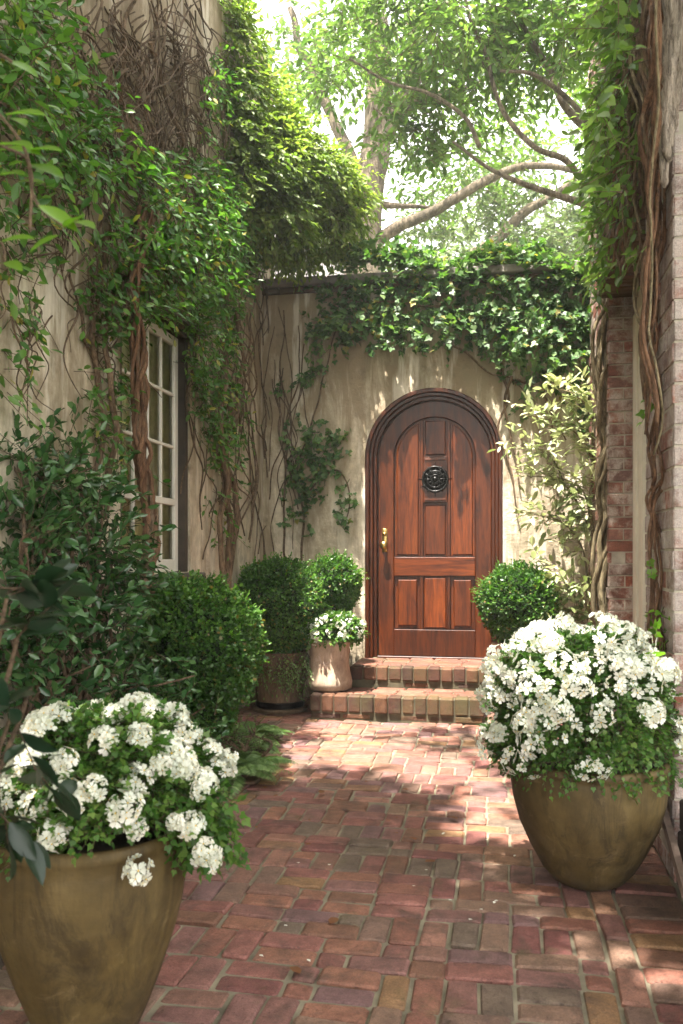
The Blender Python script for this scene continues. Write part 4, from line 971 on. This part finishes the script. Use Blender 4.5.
flower_plant(fl_, (lp.x+.05, lp.y+.02, .572), (.25,.24,.185), .222,   .510, 50, CLB, 3800, (lp.x, lp.y), wl_, s=(.7,1.12), mind=.047, leaf=.0175, bare=lambda p: p[2] < .555 and -1.55 < math.atan2(p[1]-lp.y, p[0]-lp.x) < -.25)
for (px, py, d, s) in ((138,872,1.83,.95),(206,852,1.84,.85),(188,828,1.86,.5),(228,758,2.1,.7),(212,862,1.95,.7),(52,748,2.1,.8),(45,790,1.9,.7),(175,822,1.84,.55),(200,790,1.9,.6)):
    put_cluster(random.choice(CLB), fl_, P(px, py, d), (0.1,-.8,.4), s)
cc = []
for _ in range(130): cc.append(tuple(P(random.gauss(205,14), random.uniform(790,850), random.uniform(1.9,2.05))))
cc = np.array(cc); Pn,Dn,Nn,Sn,tw = sprigs(cc, rng.normal(0,.6,(len(cc),3))+np.array([[.4,-.2,-.3]]), .05, 5, .022, .4, .7, .5, twig_r=.001)
np_mesh('foliage', [leaf_arrays(Pn,Dn,Nn,Sn,'ivy'), tw], [M['flowerleaf'], M['twig']], fl_, mi=[0,1])
ft = empty('white_flowering_plant', (tp.x, tp.y, .53), 'small white and yellow flowers in the limed terracotta pot on the lower step', 'flowers', 'white flowers in the pots')
def wt(d, p): return .9 if (d.y < .4 and d.z > -.2) else .1
flower_plant(ft, (tp.x+.05, tp.y-.03, .61), (.19,.17,.10), .15, .535, 30, CLS, 600, (tp.x, tp.y), wt, s=(.75,1.05), mind=.045, leaf=.03)

# ------------------------------------------------------------------ ferns and low plants in the bed
def fern(loc, nf, L, label):
    e = empty('fern', tuple(loc), label, 'fern', 'ferns at the edge of the bed'); loc = Vector(loc); g = MB(); Pn = []; D = []; N = []; S_ = []
    for i in range(nf):
        a = 2*PI*i/nf + random.gauss(0,.25); l = L*random.uniform(.7,1.15); el = random.uniform(.5, 1.3); pts = []
        for k in range(17):
            t = k/16; x = l*t*math.cos(el)*(1+.25*t); z = l*(math.sin(el)*t - .62*t*t) + .02
            pts.append(loc + Vector((math.cos(a)*x, math.sin(a)*x, max(z, .012))))
        g.tube(pts, lerp_r(.0025,.0008,17), 4)
        for k in range(2, 17):
            for m_ in range(2):
              p = pts[k] if m_ == 0 else (pts[k]+pts[k-1])/2
              tn = (pts[k]-pts[k-1]).normalized(); sd = tn.cross(Vector((0,0,1))).normalized(); up = sd.cross(tn)
              for sg in (-1,1): Pn.append(p); D.append(sd*sg + tn*.45 + Vector((0,0,-.15))); N.append(up + Vector((random.gauss(0,.15),random.gauss(0,.15),0))); S_.append(l*.20*math.sin(PI*min(1,(k/17)*.9+.1))+.008)
    st_ = g.build('stem', M['fern'], e)
    np_mesh('foliage', [leaf_arrays(np.array(Pn),np.array(D),np.array(N),np.array(S_),'lance')], M['fern'], e)
for (px, py, n, L, lb) in ((205,778,15,.30,'feathery fern nearest the left flower pot'),(238,782,17,.27,'feathery fern spreading onto the bricks below the largest boxwood'),(252,745,16,.25,'feathery fern at the bed corner below the wooden tub'),(180,760,14,.3,'feathery fern deepest in shade behind the white flowers')):
    p = G(px, py); fern((p.x, p.y, 0.0), n+6, L*1.35, lb)
def shrub(name, label, blobs, nper, size, shape, mat, L=.14, k=6, droop=.1, cat='shrub', stemmat='twig', group=None, jit=.5, up=.7, basez=0.0, hollow=.35, stems_=True, dirbias=(0,0,.2)):
    c0 = blobs[0][0]; base = Vector((c0.x, c0.y, basez)); e = empty(name, tuple(base), label, cat, group); C = []; O = []
    for (c, r) in blobs:
        for _ in range(int(nper*r*r/.04)):
            q = Vector((random.gauss(0,1), random.gauss(0,1), random.gauss(0,1))).normalized(); p = c + q*r*random.uniform(hollow, 1.05)
            if mnoise.noise(p*6) < -.3: continue
            C.append(p); O.append(q)
    C = np.array(C); O = np.array(O); D = O*.6 + rng.normal(0,.45,C.shape) + np.array([dirbias])
    Pn,Dn,Nn,Sn,tw = sprigs(C, D, L*rng.uniform(.6,1.3,len(C)), k, size, droop, up, jit, out=O*.3)
    np_mesh('foliage', [leaf_arrays(Pn,Dn,Nn,Sn,shape), tw], [M[mat], M['twig']], e, mi=[0,1])
    if stems_:
        g = MB()
        for (c, r) in blobs:
            for _ in range(3):
                b = base + Vector((random.gauss(0,.05), random.gauss(0,.05), 0)); m_ = (b+c)/2 + Vector((random.gauss(0,.05),random.gauss(0,.05),.05)); e_ = c + Vector((random.gauss(0,r*.5),random.gauss(0,r*.5),r*.5))
                g.tube(wob(smooth_path([b,m_,c,e_],5), .03), lerp_r(.012,.003,16), 6)
        g.build('stem', M['bark'], e)
    return e
shrub('camellia', 'dense dark glossy leaved shrub filling the bed at the left below the vine',
      [(P(60,640,3.3),.26),(P(20,560,3.2),.26),(P(75,550,3.5),.26),(P(45,500,3.5),.24),(P(100,600,3.6),.2),(P(112,560,3.8),.14),(P(20,480,3.4),.2),(P(75,470,3.7),.17),(P(100,520,3.8),.14),(P(110,650,3.6),.2),(P(30,700,3.1),.25),(P(95,710,3.4),.22),(P(5,620,3.0),.22)], 60, .056, 'oval', 'dark', L=.16, k=7)
shrub('bed_shrub', 'low dark shrub in shade between the flower pot and the largest boxwood',
      [(P(150,735,3.5),.2),(P(185,725,3.9),.17),(P(120,700,3.5),.2),(P(60,760,2.9),.2),(P(10,780,2.6),.22),(P(150,700,3.9),.15)], 55, .045, 'oval', 'dark', L=.12, k=6)
shrub('bed_shrub', 'fine leaved grey green plant among the ferns below the largest boxwood',
      [(P(240,750,4.45),.11),(P(222,735,4.5),.12),(P(255,735,4.6),.08),(P(205,750,4.3),.1)], 190, .016, 'dia', 'fern', L=.08, k=9)
shrub('laurel', 'dark shiny large leaves of a laurel at the left edge of the view, very near',
      [(P(2,640,1.30),.055),(P(-5,600,1.25),.055),(P(8,680,1.3),.04),(P(-5,720,1.3),.06),(P(-2,770,1.3),.055),(P(-10,820,1.3),.06)], 42, .075, 'big', 'laurel', L=.08, k=5, droop=.2, hollow=.1, stems_=False, basez=0.0)
g = MB(); q0 = P(-60, 900, 1.3); q0.z = 0
for tgt in (P(15,640,1.3), P(5,600,1.25), P(8,720,1.3), P(0,800,1.3), P(28,690,1.3)):
    g.tube(wob(smooth_path([q0, (q0+tgt)/2+Vector((-.05,0,.1)), tgt], 8), .02), lerp_r(.012,.003,17), 6)
lau = [o for o in COL.objects if o.name == 'laurel'][0]
lau.location = q0; 
for c_ in [o for o in COL.objects if o.parent == lau]: c_.location = Vector(c_.location) + (Vector((P(15,640,1.3).x, P(15,640,1.3).y, 0)) - q0)
g.build('stem', M['twig'], lau)
# near sprays of fresh vine leaves at the upper left
nearv = empty('leafy_spray', tuple(P(-30, 300, 1.35)), 'bright fresh leaf sprays hanging into view at the upper left, very near', 'branch')
Pn = []; D = []; N = []; S_ = []
for (px, py, dx, dz, s, d) in ((5,60,.4,-.2,.05,1.3),(30,150,1,-.15,.05,1.3),(5,115,1,-.1,.06,1.3),(0,145,1,-.25,.06,1.25),(30,165,1,-.45,.06,1.3),(18,182,.6,0,.035,1.3),(38,205,.9,-.55,.055,1.2),(65,228,1,.05,.05,1.2),(0,242,1,.05,.045,1.2),(10,118,.8,-.5,.05,1.35),(-3,150,.9,-.1,.06,1.3),(60,235,-.5,-.3,.04,1.2),(70,222,.8,-.3,.05,1.22),(0,175,1,-.2,.05,1.3),(5,262,.8,-.4,.04,1.25)):
    Pn.append(P(px,py,d)); D.append((dx, -.2+random.gauss(0,.3), dz)); N.append((random.gauss(.2,.2), -.6, .8)); S_.append(s)
np_mesh('foliage', [leaf_arrays(np.array(Pn),np.array(D),np.array(N,dtype=float),np.array(S_)*1.25,'big')], M['fresh'], nearv, smooth=True)
g = MB()
for pth in (((-40,80),(-5,110),(25,150),(35,200),(65,228)), ((-40,120),(0,145),(30,165),(30,230)), ((-40,220),(0,242),(5,262)), ((-40,40),(0,55),(12,62))):
    g.tube(smooth_path([Vector((WL-.02, 1.9, 2.7)), Vector((-1.35, 1.5, 2.35))] + [P(x,y,1.28) for x,y in pth],5), .0025, 5)
g.build('stem', M['twig'], nearv)

# ------------------------------------------------------------------ trees beyond and above
def tree(name, label, base, trunk, limbs, blobs, nper, size, mat, r0=.2, shape='oval', k=6, L=.3, group='trees beyond the garden wall', droop=.3, keep=None, up=.8, parent_crowns=1):
    e = empty(name, tuple(base), label, 'tree', group)
    g = MB(); pts = wob(smooth_path(trunk, 6), .08, 1.2, base[0]); g.tube(pts, lerp_r(r0, r0*.5, len(pts)), 12, rough=.05); g.build('trunk', M['treebark'], e, smooth=True)
    for (pth, ra, rb) in limbs:
        g = MB(); pts = wob(smooth_path(pth, 8), .07, 1.8, pth[-1][0]); g.tube(pts, lerp_r(ra, rb, len(pts)), 9, rough=.05)
        g.build('limb', M['treebark'], e, smooth=True)
    C = []; O = []
    for (c, r) in blobs:
        for _ in range(int(nper*r*r)):
            q = Vector((random.gauss(0,1), random.gauss(0,1), random.gauss(0,1))).normalized(); p = c + Vector((q.x, q.y, q.z*.7))*r*(random.random()**.45)
            if (name != 'added_shade_tree' or p.y > 3.1) and (mnoise.noise(p*1.9) < -.12 or mnoise.noise(p*.8+Vector((5,5,5))) < -.3): continue
            if keep and not keep(p): continue
            C.append(p); O.append(q)
    C = np.array(C); O = np.array(O); D = O*.4 + rng.normal(0,.6,C.shape) + np.array([[0,0,-.15]]); D[:,2] *= .6
    Pn,Dn,Nn,Sn,tw = sprigs(C, D, L*rng.uniform(.6,1.3,len(C)), k, size, droop, up, .35, twig_r=.004)
    np_mesh('crown', [leaf_arrays(Pn,Dn,Nn,Sn,shape), tw], [M[mat], M['twig']], e, mi=[0,1])
    return e
# sun shafts: places in the courtyard left open to the sun
def gpt(px, py, z=0): q = G(px, py, z); return (q.x, q.y, z)
PATCH = [(gpt(395,743),.24),(gpt(430,765),.32),(gpt(400,775),.2),(gpt(460,785),.2),(gpt(475,805),.24),(gpt(500,832),.2),(gpt(355,728),.08),(gpt(320,800),.05),(gpt(460,690,.17),.18),(gpt(400,692,.17),.10),(gpt(470,664,.33),.12),
         (gpt(590,925),.07),(gpt(662,965),.13),(gpt(645,1000),.08),(gpt(620,985),.05),(gpt(310,750),.07),((rp.x-.1,rp.y,.75),.30),((rp.x+.1,rp.y,.8),.12),((.35,6.1,1.6),.22),((.4,6.5,3.2),.25),((-1.75,6.6,3.0),.12),((lp.x+.03,lp.y,.72),.20),((-.3,6.66,2.9),.1),((-1.5,6.0,4.4),.5),((-1.7,5.2,4.6),.35),((c1.x,c1.y,.95),.1),((c2.x,c2.y,1.1),.12),((-1.45,3.7,3.3),.4),((-1.45,4.6,3.4),.4),((-1.4,5.6,4.2),.5),((-1.2,6.3,3.6),.4),((c4.x,c4.y,1.1),.2),((tp.x,tp.y,.6),.12)]
def keep_shaft(p):
    for (q, r) in PATCH:
        t = (p.z - q[2]) / SUN.z; x = p.x - SUN.x*t - q[0]; y = p.y - SUN.y*t - q[1]
        if x*x + y*y < (r*1.0 + .09)**2: return False
    return True
# tree whose limbs reach over the courtyard from the right
tb_ = (2.3, 8.6, 0)
limbs = [([P(640,225,7.6), P(607,216,7.5), P(560,196,7.5), P(520,180,7.5), P(490,165,7.6), P(455,140,7.7)], .042, .012),
         ([P(612,235,7.7), P(600,205,7.6), P(565,165,7.5), P(535,148,7.5), P(508,110,7.5), P(487,60,7.5), P(462,-10,7.5), P(440,-80,7.4)], .034, .012),
         ([P(620,180,7.9), P(592,140,7.8), P(563,105,7.8), P(545,60,7.8), P(520,10,7.8), P(500,-60,7.8)], .045, .018),
         ([P(478,146,7.6), P(462,118,7.6), P(430,93,7.6), P(395,85,7.7), P(350,60,7.7)], .022, .01),
         ([P(600,150,7.4), P(570,105,7.4), P(530,75,7.3), P(500,70,7.3)], .03, .012),
         ([Vector((2.3,8.6,4.2)), Vector((1.6,7.6,5.6)), Vector((.6,6.2,6.4)), Vector((.9,4.6,6.8)), Vector((.9,3.0,6.9))], .09, .02),
         ([Vector((1.6,7.6,5.6)), Vector((1.6,5.6,6.4)), Vector((1.2,3.4,6.7)), Vector((.6,1.6,6.8))], .06, .02),
         ([Vector((2.3,8.6,2.4)), P(660,240,7.7), P(640,225,7.6), P(612,235,7.7)], .1, .06)]
bl = [(P(420,60,8.2),.9),(P(480,30,8.0),1.0),(P(545,40,8.0),.9),(P(385,20,8.3),.8),(P(590,90,8.0),.7),(P(340,70,8.4),.55),(P(450,120,8.3),.5),(P(400,130,8.4),.4),(P(500,5,7.6),.9),(P(575,10,7.4),.9),(P(440,-40,7.6),1.0)]
tree('leafy_tree', 'green tree with thin curving limbs reaching over the wall from the right', tb_, [Vector(tb_), Vector((2.35,8.6,1.5)), Vector((2.25,8.6,3)), Vector((2.3,8.6,4.6)), Vector((2.2,8.5,6.5))], limbs, bl, 400, .098, 'tree', r0=.2, L=.26, k=6, keep=keep_shaft)
# added canopy, mostly out of view, shaped to shade the courtyard
bl = []
for i in range(9):
    for j in range(-7, 9):
        y_ = -.8+j*.92+random.gauss(0,.15)
        if y_ > 2.9 and random.random() < .48: continue
        bl.append((Vector((-3.4+i*.85+random.gauss(0,.15), y_, random.uniform(6.4,7.4)+.1*max(j, 0))), .68 if y_ < 2.9 else .28))
        if y_ < 1.6: bl.append((Vector((-3.0+i*.85+random.gauss(0,.2), y_+.4, 8.0)), .6))
lim2 = [([Vector((-4.2,9.5,3.5)), Vector((-3.6,8,5.6)), Vector((-2.9,6,6.6)), Vector((-3.1,3.5,7.1)), Vector((-3.3,1,7.3))], .12, .03), ([Vector((-3.6,8,5.6)), Vector((-1.8,7.6,6.9)), Vector((0,6.8,7.4)), Vector((1.5,5.2,7.6))], .08, .02), ([Vector((-2.9,6,6.6)), Vector((-2.3,4.4,7.2)), Vector((-2.1,2.6,7.4))], .05, .015)]
tree('added_shade_tree', 'added, mostly unseen tree whose canopy is shaped to shade the courtyard', (-4.2,9.5,0), [Vector((-4.2,9.5,0)), Vector((-4.1,9.5,2)), Vector((-4.2,9.5,4)), Vector((-4.0,9.4,6.5))], lim2, bl, 360, .15, 'tree', r0=.28, L=.32, k=6, keep=keep_shaft)
# big trunk behind the wall, left of centre
bt = P(362, 560, 11.0); bt.z = 0
lb = [([P(375,243,11), P(395,230,10.9), P(425,216,10.8), P(455,198,10.8), P(485,180,10.8), P(515,168,10.8), P(545,166,10.9), P(580,172,11)], .085, .035),
      ([P(380,205,11), P(400,206,10.9), P(430,208,11)], .05, .02),
      ([P(372,150,11), P(400,110,11), P(415,70,11), P(410,20,11)], .14, .07), ([P(400,110,11), P(440,95,11), P(480,85,11.2)], .07, .03), ([P(366,200,11), P(340,130,11), P(310,70,11.2), P(290,10,11.4)], .09, .04)]
tree('old_tree', 'old tree with a thick grey trunk and a long low limb behind the wall', tuple(bt), [bt, P(362,400,11), P(364,260,11), P(368,200,11), P(374,120,11), P(378,20,11.2)], lb,
     [(P(330,90,11),.9),(P(400,60,11.4),1.3),(P(470,150,11.5),1.0),(P(300,30,11.4),1.1),(P(560,120,11.5),1.0),(P(430,20,11.2),1.2),(P(300,110,11.5),.7),(P(360,140,12),.7),(P(300,60,12.5),.9),(P(440,180,12.5),.8),(P(500,120,12.5),1.0)], 150, .12, 'tree', r0=.30, L=.34, k=6)
b2 = P(440, 560, 13.0); b2.z = 0
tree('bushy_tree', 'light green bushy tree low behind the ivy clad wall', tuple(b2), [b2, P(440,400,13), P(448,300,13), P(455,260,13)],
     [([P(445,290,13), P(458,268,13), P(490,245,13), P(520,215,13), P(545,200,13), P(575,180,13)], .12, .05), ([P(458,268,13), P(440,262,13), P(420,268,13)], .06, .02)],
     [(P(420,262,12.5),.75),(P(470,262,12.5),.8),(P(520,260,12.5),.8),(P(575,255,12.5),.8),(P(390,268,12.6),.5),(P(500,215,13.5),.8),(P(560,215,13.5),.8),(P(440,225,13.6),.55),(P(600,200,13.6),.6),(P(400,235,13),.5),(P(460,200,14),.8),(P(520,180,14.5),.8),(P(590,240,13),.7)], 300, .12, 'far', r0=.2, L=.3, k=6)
for (i, (px, dd, rr, zt, lb_)) in enumerate(((300,21,2.2,5.0,'tall hazy tree far beyond the upper left corner of the wall'),(420,24,2.6,5.5,'broad pale tree far behind the thick grey trunk'),(520,20,2.3,5.0,'hazy tree far behind the low limb'),(620,23,2.6,5.5,'hazy tree far behind the top of the brick wall'),(220,26,2.6,6.5,'tall hazy tree far beyond the left house wall'))):
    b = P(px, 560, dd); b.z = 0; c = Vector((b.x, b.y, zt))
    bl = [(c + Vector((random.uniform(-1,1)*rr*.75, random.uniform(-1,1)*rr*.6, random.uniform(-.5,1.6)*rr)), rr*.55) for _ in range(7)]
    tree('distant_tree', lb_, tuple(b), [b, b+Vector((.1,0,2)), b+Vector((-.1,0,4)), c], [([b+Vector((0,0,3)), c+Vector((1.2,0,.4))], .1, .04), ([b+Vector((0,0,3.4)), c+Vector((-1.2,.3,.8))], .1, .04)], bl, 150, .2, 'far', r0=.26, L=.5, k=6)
# pink stucco house far behind
hp = P(330, 560, 17.0); hs = empty('pink_house', (hp.x, hp.y, 0), 'pale pink stucco house glimpsed far behind the thick grey trunk', 'house', rz=0.0)
g = MB(); g.box(hp.x-3.4, hp.x+1.0, hp.y+1, hp.y+5, 0, 6.4); g.build('wall', M['pinkwall'], hs)
g = MB(); g.prism([(-3.7,6.42),(1.3,6.42),(-1.2,8.2)], (hp.x, hp.y+.7, 0), (1,0,0), (0,0,1), (0,1,0), 0, 4.6); g.build('roof', M['roof'], hs)
for dx in (-2.6, -1.2, .2):
    g = MB(); g.box(hp.x+dx-.4, hp.x+dx+.4, hp.y+.95, hp.y+.995, 3.6, 5.2); w_ = g.build('window', M['paint'], hs)
    g = MB(); g.box(hp.x+dx-.32, hp.x+dx+.32, hp.y+.93, hp.y+.949, 3.7, 5.1); g.build('pane', M['glass'], w_)

# ------------------------------------------------------------------ fallen leaves
lbs = ['reddish fallen leaf on the bricks in front of the steps','curled brown leaf near the middle of the paving','small fallen leaf by the edge of the sunlit patch','dry leaf lying at the foot of the lower step','brown leaf on the bricks left of the right pot','dry leaf near the left flower pot','tiny dry leaf nearest the viewer','rust coloured leaf beside the sunlit bricks']
for (px, py), lb in zip(((320,794),(400,790),(410,838),(372,724),(458,820),(330,925),(300,975),(436,862)), lbs):
    p = G(px, py, .006); a = random.uniform(0, 6.28); ch = leaf_arrays(np.zeros((1,3)), np.array([[math.cos(a),math.sin(a),.1]]), np.array([[.1,.1,1.]]), [.045], 'round')
    o = np_mesh('fallen_leaf', [ch], M['dry']); o.location = (p.x, p.y, .010); tag(o, lb, 'leaf', 'fallen leaves on the paving')

for k in range(26):
    p = (random.uniform(-1.2, .55), random.uniform(2.6, 5.7), .011); a = random.uniform(0, 6.28)
    if (p[0]-rp.x)**2 + (p[1]-rp.y)**2 < .06: continue
    o = np_mesh('leaf_crumb', [leaf_arrays(np.zeros((1,3)), np.array([[math.cos(a),math.sin(a),.12]]), np.array([[.15,.1,1.]]), [random.uniform(.012,.028)], 'round')], M['dry']); o.location = p
    tag(o, 'tiny dry leaf crumb scattered on the brick paving', 'leaf', 'tiny leaf crumbs on the paving')
for k in range(16):
    p = Vector((rp.x + random.uniform(-.62, -.22), rp.y + random.uniform(-.55, .6), .011)) if k < 11 else Vector((lp.x + random.uniform(.22, .5), lp.y + random.uniform(.3, 1.3), .011)); a = random.uniform(0, 6.28)
    o = np_mesh('fallen_petal', [leaf_arrays(np.zeros((1,3)), np.array([[math.cos(a),math.sin(a),.05]]), np.array([[.1,.1,1.]]), [.015], 'petal')], M['petal']); o.location = p
    tag(o, 'tiny white petal fallen on the bricks beside the pot near the brick pier' if k < 11 else 'tiny white petal fallen on the bricks beside the tall left pot', 'petal', 'fallen petals near the right pot' if k < 11 else 'fallen petals near the left pot')
# ------------------------------------------------------------------ haze
HAZE = .0038
if HAZE:
    g = MB(); g.box(-61, 61, -31, 91, -1.4, 16)
    m = bpy.data.materials.new('haze air'); m.use_nodes = True; nt = m.node_tree; nt.nodes.clear(); m.cycles.homogeneous_volume = True
    o_ = nt.nodes.new('ShaderNodeOutputMaterial'); pvn = nt.nodes.new('ShaderNodeVolumePrincipled'); pvn.inputs['Color'].default_value = (.95,.97,.94,1); pvn.inputs['Density'].default_value = HAZE; pvn.inputs['Anisotropy'].default_value = .3
    nt.links.new(pvn.outputs[0], o_.inputs['Volume']); tag(g.build('haze', m), kind='stuff')

# ------------------------------------------------------------------ light, sky, camera
w = bpy.data.worlds.new('World'); S.world = w; w.use_nodes = True; nt = w.node_tree
bg = nt.nodes['Background']; sky = nt.nodes.new('ShaderNodeTexSky'); sky.sky_type = 'NISHITA'; sky.sun_disc = False
el = math.asin(SUN.z); az = math.atan2(SUN.x, SUN.y)
sky.sun_elevation = el; sky.sun_rotation = az; sky.dust_density = 3.0; sky.air_density = 1.0
hs_ = nt.nodes.new('ShaderNodeHueSaturation'); hs_.inputs['Saturation'].default_value = .15; nt.links.new(sky.outputs[0], hs_.inputs['Color']); nt.links.new(mix(nt, 1.0, hs_.outputs[0], (1.05, 1.0, .92), 'MULTIPLY'), bg.inputs['Color']); bg.inputs['Strength'].default_value = .15
ld = bpy.data.lights.new('sun', 'SUN'); ld.energy = 3.2; ld.angle = math.radians(.53); ld.color = (1, .93, .82)
lo = bpy.data.objects.new('sun', ld); COL.objects.link(lo); lo.location = SUN*20; lo.rotation_euler = SUN.to_track_quat('Z', 'Y').to_euler()
cd = bpy.data.cameras.new('camera'); cam = bpy.data.objects.new('camera', cd); COL.objects.link(cam); S.camera = cam
cam.location = (0, 0, H); cam.rotation_euler = (math.radians(90), 0, PHI)
cd.sensor_width = 36; cd.lens = F/1024*36; cd.shift_y = (HY-512)/1024; cd.clip_end = 300; cd.clip_start = .05
cd.dof.use_dof = True; cd.dof.focus_distance = 5.5; cd.dof.aperture_fstop = 6.5
S.render.resolution_x = 683; S.render.resolution_y = 1024
S.view_settings.view_transform = 'Standard'; S.view_settings.look = 'None'; S.view_settings.gamma = 1; S.view_settings.exposure = 2.92
S.cycles.use_denoising = True; S.cycles.max_bounces = 8; S.cycles.diffuse_bounces = 4; S.cycles.transparent_max_bounces = 12; S.cycles.volume_bounces = 0
S.cycles.sample_clamp_indirect = 8
